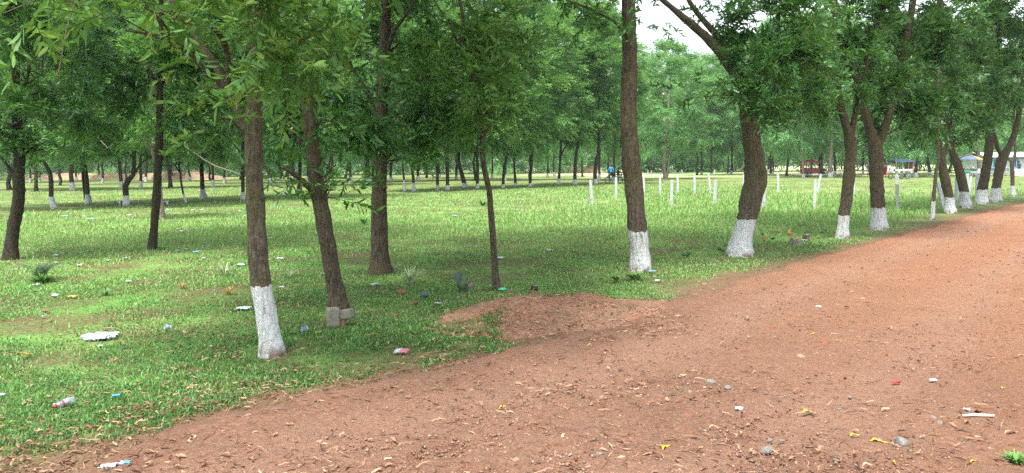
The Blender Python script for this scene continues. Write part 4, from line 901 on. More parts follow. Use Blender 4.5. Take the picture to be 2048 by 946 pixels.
c0 = G(330, 640)[:2]; wob = np.exp(-(((xy[:, 0] - c0[0]) / 2.2) ** 2 + ((xy[:, 1] - c0[1]) / 1.8) ** 2))
dens = .045 + .07 * (sd_ < 0) + .42 * np.exp(-((sd_ + .15) / .38) ** 2) + .055 * (sd_ > .3) + .7 * (trod(xy) > .4) + .45 * (mound_h(xy) > .01) + .28 * wob + .12 * ((sd_ < -.4) & (sd_ > -2.2))
keep = (rng.uniform(0, 1, len(xy)) < dens * np.clip((cl - .25) * 2.6, .05, 1)) & (sd_ < 4.5); xy, d, sd_ = xy[keep], d[keep], sd_[keep]
straw = rng.uniform(0, 1, len(xy)) < .6
for nm, msk, T_, lo, hi in (('leaf_litter', ~straw, [curl_T(i) for i in range(5)], .03, .07), ('dry_straw', straw, [curl_T(20 + i, True) for i in range(5)], .03, .11)):
    q = xy[msk]; dq = np.c_[rng.normal(0, 1, (len(q), 2)), rng.normal(0, .08, len(q))]
    me = scatter_sprigs(np.c_[q, surf_z(q) + .012 + (sd_[msk] < -.2) * .015], dq, rng.uniform(lo, hi, len(q)), T_, rng.uniform(0, .88, len(q)), nm, 0)
    b = NB(nm + '_mat'); c = b.ramp(b.attr('var'), [(0, (.07, .035, .022)), (.35, (.14, .07, .042)), (.6, (.22, .13, .08)), (.85, (.32, .22, .14)), (1, (.36, .26, .14))])
    tag(link(nm, me, b.done(b.pr(c, .8, .2).outputs[0])), kind='stuff')

def fallen_leaf(x, y, w, col, lb, rz, lift=0):
    p = G(x, y); wm = w / F * p[1] / fwd[1]; r = random.Random(int(x * 3 + y)); L_ = wm * 1.1; n_ = 9; V_, f = [], []
    for i in range(n_):
        t = i / (n_ - 1); yy = .16 * L_ * math.sin(t * math.pi * .9); z = .02 * L_ + .16 * L_ * abs(math.sin(t * 3 + r.random())) ** 2; ww = L_ * .27 * math.sin(math.pi * min(1, t * .93 + .04)) ** .8
        V_ += [(t * L_ - L_ / 2, yy - ww / 2, z + .05 * L_), (t * L_ - L_ / 2, yy, z), (t * L_ - L_ / 2, yy + ww / 2, z + .06 * L_)]
    for i in range(n_ - 1):
        for j in (0, 1): f.append((3 * i + j, 3 * i + 3 + j, 3 * i + 4 + j, 3 * i + 1 + j))
    V_ += [(-L_ * .5, 0, .02 * L_), (-L_ * .62, -.03 * L_, .03 * L_), (-L_ * .62, -.01 * L_, .04 * L_)]; k = len(V_); f.append((k - 3, k - 2, k - 1))
    me = bpy.data.meshes.new('fallen_leaf'); me.from_pydata(V_, [], f); me.update()
    for pp in me.polygons: pp.use_smooth = True
    o = link('fallen_leaf', me, M[col]); o.location = (p[0], p[1], float(surf_z(p[None, :2])[0]) + .008 + lift); o.rotation_euler = (r.uniform(-.15, .15), r.uniform(-.1, .1), rz); tag(o, lb, 'leaf', 'fallen leaves')
for nm, c_ in (('lf_yellow', (.42, .30, .03)), ('lf_green', (.36, .42, .04)), ('lf_tan', (.27, .165, .09)), ('lf_brown', (.14, .065, .04)), ('lf_orange', (.30, .15, .035))):
    M[nm] = plain(nm, c_, .6, .3, .18, 60)
LV = [(1333, 912, 32, 'lf_yellow', 'largest yellow leaf, standing out near the bottom edge of the road', .9), (1617, 841, 30, 'lf_yellow', 'narrow yellow leaf lying flat right of the white paper scrap', .1), (1710, 886, 24, 'lf_yellow', 'dull yellow leaf tilted up, left of the largest grey stone', .3),
 (1757, 900, 34, 'lf_yellow', 'long yellow leaf against the largest grey stone', -.2), (2008, 789, 19, 'lf_green', 'green-yellow leaf near the right edge of the photo', .6), (2023, 881, 30, 'lf_tan', 'tan curled leaf at the right edge, above the grass corner', .2), (1870, 881, 16, 'lf_tan', 'small tan leaf below the grey stones by the white stick', 1.9),
 (1709, 801, 14, 'lf_tan', 'small curled tan leaf right of centre on the road', 2.2), (1357, 790, 9, 'lf_yellow', 'tiny pale yellow leaf left of the side-by-side grey stones', 1.4), (1005, 828, 15, 'lf_green', 'greenish leaf on the road left of the wheel track', .8),
 (1790, 940, 15, 'lf_yellow', 'yellow leaf cut by the bottom edge, right of centre', 1.2), (1947, 938, 18, 'lf_yellow', 'yellow leaf at the bottom edge beside the grass corner', .4), (1143, 789, 24, 'lf_tan', 'tan leaf curl high in the left wheel track', .3),
 (1629, 678, 14, 'lf_yellow', 'small yellow leaf up the road, left of two', .1), (1663, 676, 12, 'lf_yellow', 'small yellow leaf up the road, right of two', 1.0), (47, 721, 30, 'lf_orange', 'long yellow-orange leaf in the grass below the big plastic sheet, far left', .2),
 (27, 854, 12, 'lf_yellow', 'small yellow leaf upright in the grass at the lower left edge', 1.4), (456, 847, 18, 'lf_tan', 'tan leaf standing where grass meets the road, lower left', 1.9), (145, 871, 22, 'lf_tan', 'broad tan leaf in the grass, lower left', .6), (268, 825, 24, 'lf_brown', 'reddish brown leaf in the grass right of the plastic bottle', -.1),
 (520, 748, 16, 'lf_orange', 'orange-brown leaf standing at the foot of the nearest tree', 1.5), (588, 745, 16, 'lf_brown', 'brown leaf right below the nearest tree', 1.2), (545, 756, 22, 'lf_brown', 'long brown leaf just below the nearest tree foot', .1), (800, 772, 26, 'lf_yellow', 'yellow leaf by the road edge below the pink paper', .8),
 (872, 695, 28, 'lf_tan', 'long tan leaf in the grass right of the pink paper', .6), (958, 732, 18, 'lf_tan', 'tan leaf at the end of the grass below the soil mound', .8), (1172, 637, 16, 'lf_yellow', 'small yellow leaf at the foot of the soil mound', .1), (700, 725, 26, 'lf_brown', 'brown leaf in the grass below the stone blocks', .1),
 (1450, 849, 0, '', '', 0), (908, 781, 16, 'lf_brown', 'dark brown curled leaf on the road, left half', .2), (1240, 788, 14, 'lf_tan', 'small tan leaf in the left wheel track, right of the leaf curl', 1.0), (950, 680, 22, 'lf_tan', 'tan leaf just below the grassy foot of the mound', .9), (1500, 600, 0, '', '', 0),
 (2045, 722, 20, 'lf_tan', 'tan leaf at the right edge of the photo, halfway up the road', 0), (1935, 856, 18, 'lf_tan', 'tan leaf below the white stick', .5)]
for x, y, w, c_, lb, rz in LV:
    if w: fallen_leaf(x, y, w, c_, lb, rz, .03 if sgn_dist(G(x, y)[None, :2])[0] < -.1 else 0)

# ================================================================ LITTER
def lit_mat(nm, c_, rough=.5): M[nm] = plain(nm, c_, rough, .4, .08, 25)
for nm, c_ in (('p_white', (.42, .47, .50)), ('p_pale', (.27, .33, .35)), ('p_blue', (.06, .28, .5)), ('p_cyan', (.2, .42, .5)), ('p_pink', (.45, .17, .21)), ('p_red', (.4, .03, .04)), ('p_green', (.08, .55, .30)), ('p_yellow', (.45, .32, .09)), ('p_brown', (.16, .08, .05)), ('p_slate', (.13, .20, .21))):
    lit_mat(nm, c_)
def crumple(w, d, h, seed, nxx=9, nyy=7):
    if w > .3 and h < w * .15: nxx, nyy = 25, 17
    r = np.random.default_rng(seed); X, Y = np.meshgrid(np.linspace(-.5, .5, nxx), np.linspace(-.5, .5, nyy)); sx_ = 1 + r.uniform(-.18, .18, X.shape)
    if nxx > 20: sx_ = 1 + .25 * (fbm(X * 3 + 7, Y * 3 + seed % 13, 5) - .5) - .25 * (np.abs(X) > .33) * (fbm(Y * 8, X * 0, 3) > .5)
    x = (X * sx_ + r.normal(0, .02, X.shape)) * w; y = (Y * sx_ + r.normal(0, .02, X.shape)) * d; z = (np.abs(r.normal(.4, .35, X.shape)) if nxx < 20 else np.clip(np.abs(fbm(X * 5 + seed % 97, Y * 9, seed % 31) - .5) * 4 + .25 * fbm(X * 19, Y * 19, 3), 0, 1.3)) * h * (1 - .4 * (np.abs(X) + np.abs(Y)))
    i_ = (np.arange(nyy - 1)[:, None] * nxx + np.arange(nxx - 1)[None]).ravel(); return x.ravel(), y.ravel(), z.ravel(), np.stack([i_, i_ + 1, i_ + nxx + 1, i_ + nxx], 1)
def scrap(x, y, w, mat, lb, cat='litter', name='paper_scrap', hk=.3, dk=.75, group='litter on the grass', mat2=None):
    p = G(x, y); wm = .88 * w / F * p[1] / fwd[1]; z0 = float(surf_z(p[None, :2])[0]); a, b_, c, f = crumple(wm, wm * dk, wm * hk * .6, int(x * 13 + y))
    ext = (.026 if sgn_dist(p[None, :2])[0] < -.1 else .008)
    # second, thinner layer gives the sheet a back and a folded edge
    V_ = np.c_[a, b_, c + .004]; V2 = np.c_[a * .97, b_ * .97, c - .002 - wm * .02]; nV = len(V_)
    idx = np.concatenate([f, f[:, ::-1] + nV]); me = npmesh(name, np.vstack([V_, V2]), idx.ravel(), np.full(len(idx), 4))
    o = link(name, me, [M[mat]] + ([M[mat2]] if mat2 else [])); o.location = (p[0], p[1], z0 + ext); o.rotation_euler = (rng.uniform(-.05, .2), 0, rng.uniform(-.5, .5))
    if mat2:
        for k, pp in enumerate(me.polygons): pp.material_index = 1 if (k % 8) < 3 else 0
    return tag(o, lb, cat, group)
scrap(200, 677, 76, 'p_white', 'big crumpled silvery-white plastic sheet spread on the grass, far left', 'plastic sheet', 'plastic_sheet', .10, .8, None, 'p_pale')
scrap(216, 661, 24, 'p_pink', 'red and pink wrapper lying on the upper edge of the big plastic sheet', 'wrapper', 'wrapper', .15, .3, None)
scrap(487, 621, 31, 'p_white', 'white open paper sheet left of the nearest tree', 'paper', 'paper_sheet', .18, .8, None)
scrap(804, 710, 31, 'p_pink', 'pink printed paper in the grass near the road edge', 'paper', 'paper_sheet', .18, .9, None, 'p_white')
scrap(750, 573, 19, 'p_white', 'white scrap just below the straight flared tree', 'paper')
scrap(252, 937, 22, 'p_blue', 'blue and white round wrapper at the bottom edge of the photo', 'wrapper', 'wrapper', .15, .8, None, 'p_white')
scrap(217, 944, 36, 'p_white', 'pale paper strip cut by the bottom edge, left of the blue wrapper', 'paper', 'paper_sheet', .1, .6, None)
scrap(233, 798, 15, 'p_blue', 'small bright blue wrapper right of the plastic bottle', 'wrapper', 'wrapper')
scrap(113, 816, 14, 'p_pale', 'pale blue scrap left of the plastic bottle', 'paper')
scrap(4, 797, 12, 'p_white', 'white scrap touching the left edge of the photo', 'paper')
scrap(1004, 583, 17, 'p_green', 'turquoise green wrapper at the foot of the thin pole-like tree', 'wrapper', 'wrapper')
scrap(876, 612, 14, 'p_pale', 'pale greenish scrap in the grass left of the mound top', 'paper')
scrap(1315, 566, 11, 'p_white', 'white scrap right of the stout straight tree foot', 'paper')
scrap(1304, 548, 16, 'p_cyan', 'pale blue wrapper touching the stout straight tree foot', 'wrapper', 'wrapper')
scrap(1000, 520, 15, 'p_white', 'white-blue scrap just right of the thin pole-like trunk', 'paper')
scrap(1100, 504, 13, 'p_white', 'white scrap alone between the thin pole-like tree and the stout one', 'paper')
scrap(145, 598, 15, 'p_yellow', 'yellow wrapper in the grass at left, right of a small white scrap', 'wrapper', 'wrapper')
scrap(93, 626, 17, 'p_brown', 'dark brown lump of torn packaging at far left', 'litter', 'torn_packaging')
scrap(86, 637, 8, 'p_cyan', 'tiny blue scrap right under the dark brown lump', 'paper')
scrap(831, 611, 13, 'p_brown', 'dark torn lump in the grass right of the stone blocks', 'litter', 'torn_packaging', .5)
scrap(1636, 621, 13, 'p_white', 'white scrap far up the road, upper of two', 'paper', group='litter on the road')
scrap(1699, 671, 13, 'p_white', 'white scrap up the road, below and right of the uppermost one', 'paper', group='litter on the road')
scrap(1478, 830, 16, 'p_white', 'white crumpled paper scrap in the middle of the lower road', 'paper', group='litter on the road')
scrap(1792, 776, 22, 'p_red', 'bright red wrapper twist on the road', 'wrapper', 'wrapper', .25, .25, 'litter on the road')
scrap(1865, 771, 17, 'p_white', 'white scrap right of the red wrapper twist', 'paper', 'paper_scrap', .2, .5, 'litter on the road')
scrap(1944, 832, 36, 'p_brown', 'brown and white torn wrapper just above the white stick', 'wrapper', 'wrapper', .2, .35, 'litter on the road', 'p_white')
scrap(1608, 484, 13, 'p_white', 'white scrap', 'paper')['label'] = 'white scrap on the grass just right of the front sawn stump'
for x, y, w, c_, lb in [
 (130, 434, 12, 'p_cyan', 'bluish scrap far left, shaded grass below the bent whitewashed tree, left of two'), (181, 440, 15, 'p_cyan', 'bluish bag on the shaded grass, right of two below the whitewashed pair'), (112, 512, 11, 'p_white', 'white scrap just above and right of the palm seedling'), (160, 507, 8, 'p_white', 'small white scrap on the grass, second right of the palm seedling'),
 (159, 534, 9, 'p_white', 'white scrap lying right of the palm seedling top'), (216, 524, 9, 'p_white', 'white scrap halfway between palm seedling and dark slim trunk'), (250, 520, 11, 'p_pale', 'pale scrap just left of the dark slim trunk foot'), (73, 574, 13, 'p_white', 'white scrap just below the palm seedling'), (110, 596, 14, 'p_white', 'white torn scrap left of the yellow wrapper'),
 (257, 567, 12, 'p_white', 'white twisted scrap in the middle of the left lawn below the dark slim trunk'), (201, 697, 9, 'p_white', 'tiny white scrap just below the big plastic sheet'), (563, 579, 11, 'p_white', 'white crumpled scrap right of the top of the nearest whitewash'), (541, 478, 10, 'p_white', 'white scrap right of the nearest trunk, higher one'), (560, 521, 13, 'p_white', 'white two-piece scrap right of the nearest trunk'),
 (482, 533, 15, 'p_pale', 'pale flat scrap left of the nearest trunk'), (408, 520, 8, 'p_white', 'white scrap left of the nearest trunk, below the flat bluish one'), (394, 508, 16, 'p_cyan', 'flat bluish scrap in the worn grass left of the nearest trunk'), (372, 501, 8, 'p_white', 'white scrap upper left of the flat bluish one'), (355, 505, 9, 'p_cyan', 'thin bluish scrap right of the dark slim trunk foot'),
 (410, 488, 8, 'p_white', 'white round scrap in the sunlit lawn left of the nearest trunk'), (439, 482, 6, 'p_white', 'tiny scrap in the sunlit lawn, between two larger white ones'), (463, 481, 8, 'p_white', 'white scrap close left of the nearest trunk, in sun'), (362, 465, 9, 'p_white', 'white scrap in the sunlit lawn, lower of a close pair right of the pale trunk'), (356, 460, 9, 'p_white', 'white scrap in the sunlit lawn, upper of a close pair right of the pale trunk'),
 (389, 459, 9, 'p_pale', 'faint pale scrap right of the close white pair'), (551, 417, 11, 'p_cyan', 'bluish-white scrap far back, right of the nearest trunk'), (479, 424, 8, 'p_white', 'white upright scrap far back, left of the nearest trunk'), (457, 429, 9, 'p_green', 'green bag far back, left of the nearest trunk'), (489, 433, 8, 'p_white', 'white scrap far back, touching the nearest trunk'),
 (338, 421, 13, 'p_white', 'white flat scrap just right of the pale trunk foot'), (430, 413, 7, 'p_white', 'tiny white scrap far back near the upright whitewashed tree'), (284, 415, 6, 'p_white', 'tiny white cup-like scrap on the red soil by the swan-necked tree'), (636, 467, 8, 'p_white', 'white scrap touching the left side of the leaning trunk'), (645, 551, 10, 'p_pale', 'pale scrap behind the leaning trunk, left side'),
 (786, 496, 8, 'p_cyan', 'bluish scrap just right of the straight flared trunk'), (909, 434, 10, 'p_cyan', 'bluish scrap in the open sunlit lawn left of the thin pole stem'), (725, 401, 8, 'p_white', 'white scrap far back between leaning and straight trunks'), (684, 401, 8, 'p_cyan', 'bluish scrap far back right beside the leaning trunk'), (1195, 409, 9, 'p_white', 'white scrap right of the leftmost white post'), (258, 432, 9, 'p_white', 'faint white scrap left of the dark slim trunk, shaded grass'), (385, 421, 7, 'p_white', 'white scrap right of the pale trunk, second one'), (404, 421, 6, 'p_white', 'white scrap right of the pale trunk, third one')]:
    scrap(x, y, w, c_, lb, 'litter', 'paper_scrap', .3, .8)
# cups
def cup(x, y, w, lb, tilt):
    p = G(x, y); wm = w / F * p[1] / fwd[1]; z0 = float(surf_z(p[None, :2])[0]) + .04; mb = MB(); h = wm * 1.0; r0, r1 = wm * .36, wm * .5
    mb.tube([(0, 0, 0), (0, 0, h * .5), (0, 0, h)], [r0, (r0 + r1) / 2, r1], 14, 0, False); mb.add([(r0 * .98 * math.cos(a), r0 * .98 * math.sin(a), .002) for a in np.arange(14) / 14 * 6.283], [tuple(range(14))])
    mb.tube([(0, 0, h), (0, 0, h + .003)], [r1 * 1.06, r1 * 1.06], 14, 0, False); mb.tube([(0, 0, h * .3), (0, 0, h * .55)], [r0 * 1.11 + .001, r0 * 1.2 + .001], 14, 1, False)
    o = mb.build('paper_cup', [M['p_white'], M['p_blue']], smooth=True); o.location = (p[0], p[1], z0 + r0 * .3); o.rotation_euler = tilt; tag(o, lb, 'cup', 'discarded cups')
cup(606, 672, 13, 'white cup with a blue band, left of the stone blocks', (.9, .3, .5)); cup(342, 664, 11, 'white crushed cup in the grass left of the nearest tree foot', (1.3, .2, -1.0))
# plastic bottle
p = G(150, 812); wm = 30 / F * p[1] / fwd[1]; z0 = float(surf_z(p[None, :2])[0]) + .055
root = thing('plastic_bottle', (p[0], p[1], z0), 'clear plastic bottle with a red cap and red band lying in the grass', 'bottle'); root.rotation_euler = (rad(8), 0, rad(60))
b = NB('clear_plastic'); pp = b.pr((.30, .38, .40), .15, .5); t = b.n('BsdfTransparent'); m = b.n('MixShader'); m.inputs[0].default_value = .45; b.set(m.inputs[1], t.outputs[0]); b.set(m.inputs[2], pp.outputs[0]); M['pet'] = b.done(m.outputs[0])
L_ = .20; mb = MB(); mb.tube([(L_ * t_, 0, 0) for t_ in (0, .02, .1, .3, .34, .5, .62, .75, .85, .9)], [.012, .027, .031, .031, .028, .031, .031, .026, .014, .012], 18, 0); mb.build('body', M['pet'], root, True)
mb = MB(); mb.tube([(-L_ * -.35, 0, 0), (L_ * .60, 0, 0)], [.0318, .0318], 18, 0, False); mb.build('label_band', M['p_pale'], root, True)
mb = MB(); mb.tube([(L_ * .56, 0, 0), (L_ * .63, 0, 0)], [.0325, .0325], 18, 0, False); mb.build('red_stripe', M['p_red'], root, True)
mb = MB(); mb.tube([(L_ * .88, 0, 0), (L_ * 1.02, 0, 0)], [.0185, .0175], 14, 0, True); mb.build('cap', M['p_red'], root, True)
root.rotation_euler = (0, rad(6), rad(-118)); root.scale = (.72, .72, .72)
# white stick
p = G(1956, 843); d_ = p[1] / fwd[1]; wm = 62 / F * d_; mb = MB(); mb.tube([(-wm / 2, 0, 0), (-wm * .2, .004, .003), (wm * .25, .001, .001), (wm / 2, -.003, 0)], [.006, .0085, .0085, .007], 8)
M['stick'] = plain('peeled_stick', (.72, .66, .52), .7, .3, .1, 30)
o = mb.build('stick', M['stick'], smooth=True); o.location = (p[0], p[1], float(surf_z(p[None, :2])[0]) + .012); o.rotation_euler = (0, 0, -.03); tag(o, 'pale peeled stick lying on the road at lower right', 'stick')

# two stone blocks against the leaning tree, drawn as worn slabs
def slab(x0, x1, yb, yt, D, lb, dep, tiltz, seed, lift=0, mat='concrete_old'):
    a = P(x0, yb, D); c = P(x1, yb, D); t = P(x0, yt, D); w = c[0] - a[0]; h = t[2] - a[2]
    bm = bmesh.new(); bmesh.ops.create_cube(bm, size=1); bmesh.ops.subdivide_edges(bm, edges=bm.edges[:], cuts=5, use_grid_fill=True); r = random.Random(seed)
    for v_ in bm.verts:
        q = v_.co.copy(); k = sum(1 for e in q if abs(e) > .45); q *= (1 - .035 * max(0, k - 1)); q += Vector((r.uniform(-1, 1), r.uniform(-1, 1), r.uniform(-1, 1))) * .018
        v_.co = Vector((q.x * w, q.y * dep, q.z * h))
    me = bpy.data.meshes.new('stone_block'); bm.to_mesh(me); bm.free()
    for pp in me.polygons: pp.use_smooth = True
    o = link('stone_block', me, M[mat]); o.location = ((a[0] + c[0]) / 2, D, h / 2 + lift); o.rotation_euler = (rad(-4), 0, tiltz); return tag(o, lb, 'stone block', 'stone blocks at the leaning tree')
D2 = G(680, 655)[1]
slab(654, 680, 668, 628, D2, 'left one of two worn stone blocks, upright, at the leaning tree foot', .13, .25, 1)
slab(681, 692, 664, 645, D2 + .03, 'small broken piece of block holding up the right block', .10, -.1, 2, 0, 'st_tan')
o = slab(680, 706, 640, 621, D2 + .02, 'right one of two worn stone blocks, tilted, resting on a broken piece', .12, -.2, 3, .085); o.rotation_euler = (rad(-4), rad(-10), -.2)
# benches beside the swan-necked tree
for x, lb in ((237, 'small dark bench left of the swan-necked whitewashed tree'), (332, 'small dark bench behind the dark slim and pale trunks')):
    p = G(x, 411); r_ = thing('low_bench', (p[0], p[1], 0), lb, 'bench', 'low dark benches')
    mb = MB(); mb.box((0, 0, .19), (.30, .16, .055)); mb.build('seat', M['bark_dark'], r_, bevel=.008)
    for sx_ in (-.09, .09): mb = MB(); mb.box((sx_, 0, .075), (.07, .13, .17)); mb.build('leg', M['bark_dark'], r_, bevel=.006)
# sawn stumps
def stump(x, yb, yt, w, lb, mat='bark', dark=False):
    p = G(x, yb); D = p[1]; r0 = w / 2 / F * D / fwd[1]; h = P(x, yt, D)[2]; root = thing('tree_stump', (p[0], p[1], 0), lb, 'stump', 'sawn stumps at the roadside')
    me = trunk_mesh('bark_side', [np.array([[0, 0, 0, r0 * 1.05], [0, 0, h * .5, r0], [0.01, 0, h, r0 * 1.02]])], np.zeros(3), 0, 22, True, .03, .05); link('bark_side', me, M[mat], root)
    mb = MB(); a_ = np.arange(22) / 22 * 6.283; mb.add([(.01 + r0 * .98 * math.cos(a), r0 * .98 * math.sin(a), h + .006) for a in a_] + [(0.01, 0, h + .011)], [(i, (i + 1) % 22, 22) for i in range(22)]); mb.build('cut_top', M['lf_tan' if not dark else 'bark_pale'], root)
stump(1592, 490, 478, 21, 'front sawn stump, low and broad with a pale cut top', 'bark_pale'); stump(1612, 482, 469, 12, 'rear sawn stump, small, dark and weathered', 'bark_grey', True)
stump(1068, 582, 572, 11, 'small dark stump with a pale top on the crest of the soil mound', 'bark_dark', True); stump(943, 577, 566, 7, 'tiny tan stump beside the round-leaved plant', 'bark_pale')

o = slab(796, 812, 591, 583, G(804, 588)[1], 'reddish brown brick half hidden in the grass left of the mound', .07, .2, 5, 0, 'brick'); o.name = 'brick'; o['category'] = 'brick'; del o['group']

# ================================================================ SMALL PLANTS
def tuft(x, y, w, h, n, mat, lb, name='grass_tuft', cat='grass tuft', blw=.006, bend=1.0, group=None):
    p = G(x, y); wm = w / F * p[1] / fwd[1]; hm = h / F * p[1] / fwd[1]; mb = MB(); r = random.Random(int(x + y))
    for i in range(n):
        a = r.uniform(0, 6.283); L_ = hm * r.uniform(.6, 1.15); sp_ = wm * .5 * r.uniform(.3, 1) * bend; r0 = r.uniform(0, wm * .10); pts = []
        for t in (0, .35, .7, 1): pts.append((math.cos(a) * (r0 + sp_ * t ** 1.6), math.sin(a) * (r0 + sp_ * t ** 1.6), L_ * (t - .35 * t * t * t * r.uniform(.3, 1.2))))
        px__, py__ = -math.sin(a), math.cos(a); V_ = []
        for k, q in enumerate(pts): ww = blw * (1, 1.1, .8, .1)[k]; V_ += [(q[0] - px__ * ww, q[1] - py__ * ww, q[2]), (q[0] + px__ * ww, q[1] + py__ * ww, q[2])]
        mb.add(V_, [(0, 2, 3, 1), (2, 4, 5, 3), (4, 6, 7, 5)])
    o = mb.build(name, M[mat]); o.location = (p[0], p[1], float(surf_z(p[None, :2])[0])); return tag(o, lb, cat, group)
M['tuft_pale'] = plain('tuft_pale', (.30, .38, .20), .6, .3, .25, 40); M['tuft_green'] = plain('tuft_green', (.10, .22, .045), .5, .3, .25, 40); M['tuft_dark'] = plain('tuft_dark', (.035, .085, .03), .5, .3, .3, 40); M['tuft_straw'] = plain('tuft_straw', (.38, .26, .09), .7, .2, .25, 40)
M['cactus'] = plain('blue_leaf', (.14, .24, .19), .6, .3, .12, 14); M['yellow_leaf'] = M['lf_orange']
tuft(820, 568, 80, 44, 90, 'tuft_pale', 'pale grassy tuft right of the straight flared tree', blw=.004)
tuft(450, 552, 60, 34, 60, 'tuft_pale', 'pale grassy tuft left of the nearest trunk, near its whitewash top', blw=.004)
tuft(458, 590, 36, 20, 40, 'tuft_straw', 'short straw-orange tuft left of the nearest whitewashed foot', blw=.004)
tuft(210, 592, 42, 18, 45, 'tuft_green', 'low yellowish-green tuft in the left lawn', blw=.004)
tuft(365, 578, 30, 18, 36, 'tuft_straw', 'thin dry tuft in the worn grass left of the straw-orange one', blw=.003)
tuft(580, 555, 50, 22, 40, 'tuft_pale', 'faint pale tuft between the nearest and the leaning trunk', blw=.003)
tuft(728, 450, 34, 20, 40, 'tuft_green', 'green tuft in the sunlit lawn left of the straight flared trunk', blw=.012)
tuft(965, 412, 40, 16, 40, 'tuft_green', 'green tuft left behind the thin pole-like trunk', blw=.016)
tuft(1270, 562, 60, 24, 70, 'tuft_green', 'leafy green tuft at the foot of the stout straight tree', blw=.009)
tuft(1232, 566, 30, 22, 24, 'tuft_green', 'broad-leaved weed on the right end of the soil mound', blw=.014)
tuft(2030, 938, 70, 26, 110, 'tuft_green', 'patch of grass tufts in the lower right corner on the road edge', blw=.004)
# palm seedling: arching fronds with leaflets
p = G(82, 562); hm = 48 / F * p[1] / fwd[1]; root = thing('palm_seedling', (p[0], p[1], 0), 'dark palm seedling with arching fronds right of the leftmost tree', 'palm'); r = random.Random(3)
for i in range(9):
    a = r.uniform(0, 6.28) if i > 2 else (1.2, 1.9, 1.6)[i]; L_ = hm * r.uniform(.8, 1.25); out = L_ * (r.uniform(.15, .3) if i < 3 else r.uniform(.4, .9)); mb = MB(); pts = []
    for t in np.linspace(0, 1, 9): pts.append(Vector((math.cos(a) * out * t ** 1.4, math.sin(a) * out * t ** 1.4, L_ * (t - .38 * t ** 2.6))))
    mb.tube(pts, [.006, .005, .005, .004, .004, .003, .003, .002, .001], 4)
    for k in range(1, 9):
        T_ = (pts[k] - pts[k - 1]).normalized(); s__ = T_.cross(Vector((0, 0, 1))); s__ = s__.normalized() if s__.length > .1 else Vector((1, 0, 0))
        for sg in (-1, 1):
            for q_ in (0, .5):
                o_ = pts[k - 1].lerp(pts[k], q_); e_ = o_ + (s__ * sg * .8 + T_ * .7 - Vector((0, 0, .25))) * .14 * (1 - .5 * k / 9); md = o_.lerp(e_, .5) + Vector((0, 0, .015)); n_ = T_ * .007
                mb.add([o_, md - n_, e_, md + n_], [(0, 1, 2, 3)])
    mb.build('frond', M['tuft_dark'], root)
tuft(85, 566, 80, 20, 90, 'tuft_green', 'clump of longer grass around the foot of the palm seedling', blw=.009)
# round-leaved bluish plant and cap-like plant
def leafy(x, y, specs, lb, mat='cactus', name='broadleaf_plant', cat='plant', stemh=.5):
    p = G(x, y); d_ = p[1] / fwd[1]; u = d_ / F; root = thing(name, (p[0], p[1], float(surf_z(p[None, :2])[0])), lb, cat)
    for dx, dz, rw, rh, m_, tz in specs:
        mb = MB(); n_ = 14; cx_, cz_ = dx * u, dz * u; V_ = [(0, 0, 0)] + [(rw * u * math.cos(a) * (1 + .06 * math.sin(3 * a)), .012 * math.sin(a * 3) - .01, rh * u * math.sin(a)) for a in np.arange(n_) / n_ * 6.283]
        V_ += [(v_[0], v_[1] + .008, v_[2]) for v_ in V_]; f = [(0, 1 + i, 1 + (i + 1) % n_) for i in range(n_)] + [(n_ + 1, n_ + 2 + (i + 1) % n_, n_ + 2 + i) for i in range(n_)] + [(1 + i, n_ + 2 + i, n_ + 2 + (i + 1) % n_, 1 + (i + 1) % n_) for i in range(n_)]
        mb.add(V_, f); o = mb.build('leaf', M[m_ or mat], root, True); o.location = (cx_, -.02 + tz * .05, cz_); o.rotation_euler = (rad(-20), 0, tz)
        mb = MB(); mb.tube([(0, 0, -.02), (cx_ * .6, 0, cz_ * .5), (cx_, .01, cz_)], [.006, .005, .003], 5); mb.build('stem', M['tuft_green'], root)
M['leaf_dull'] = plain('leaf_dull', (.075, .125, .055), .6, .3, .2, 14); M['leaf_bluish'] = plain('leaf_bluish', (.05, .09, .08), .6, .3, .15, 14)
leafy(927, 584, [(-7, 26, 12, 15, 'leaf_bluish', .5), (2, 22, 12, 15, 'leaf_dull', -.3), (9, 24, 6, 11, 'leaf_dull', -.9), (4, 9, 7, 7, 'leaf_bluish', .1), (-9, 10, 5, 8, 'leaf_dull', .6)], 'low plant with big round bluish and green leaves, left of the thin pole-like tree')
leafy(849, 604, [(0, 16, 10, 6, 'leaf_bluish', 0), (2, 12, 8, 4, 'leaf_bluish', .3), (-1, 5, 4, 4, 'tuft_green', .5)], 'small plant with a single cap-like bluish leaf, left of the mound')
leafy(1530, 490, [(-3, 12, 4, 5, 'lf_orange', .1), (-6, 22, 4, 2, 'tuft_dark', .4), (14, 13, 5, 2, 'tuft_dark', -.2), (6, 6, 4, 3, 'tuft_green', .3)], 'seedling with one yellow-brown leaf right beside the crooked tree')
leafy(1590, 484, [(-12, 19, 4, 6, 'lf_orange', .2), (8, 34, 4, 3, 'tuft_dark', -.3), (17, 35, 4, 2, 'tuft_dark', .3), (-4, 5, 5, 3, 'tuft_green', .3), (6, 8, 5, 3, 'tuft_green', .3)], 'seedling with one drooping orange leaf growing over the front sawn stump')
leafy(1645, 478, [(-4, 14, 4, 3, 'tuft_dark', .2), (4, 18, 4, 2, 'tuft_dark', -.2), (-10, 4, 4, 3, 'tuft_green', 0)], 'dark-leaved seedling between the rear stump and the low-forked tree')
leafy(1372, 515, [(-6, 6, 6, 3, 'tuft_dark', .2), (5, 9, 6, 3, 'tuft_dark', -.2), (2, 4, 5, 2, 'tuft_dark', 0)], 'low dark-leaved weed in the lawn left of the crooked tree')
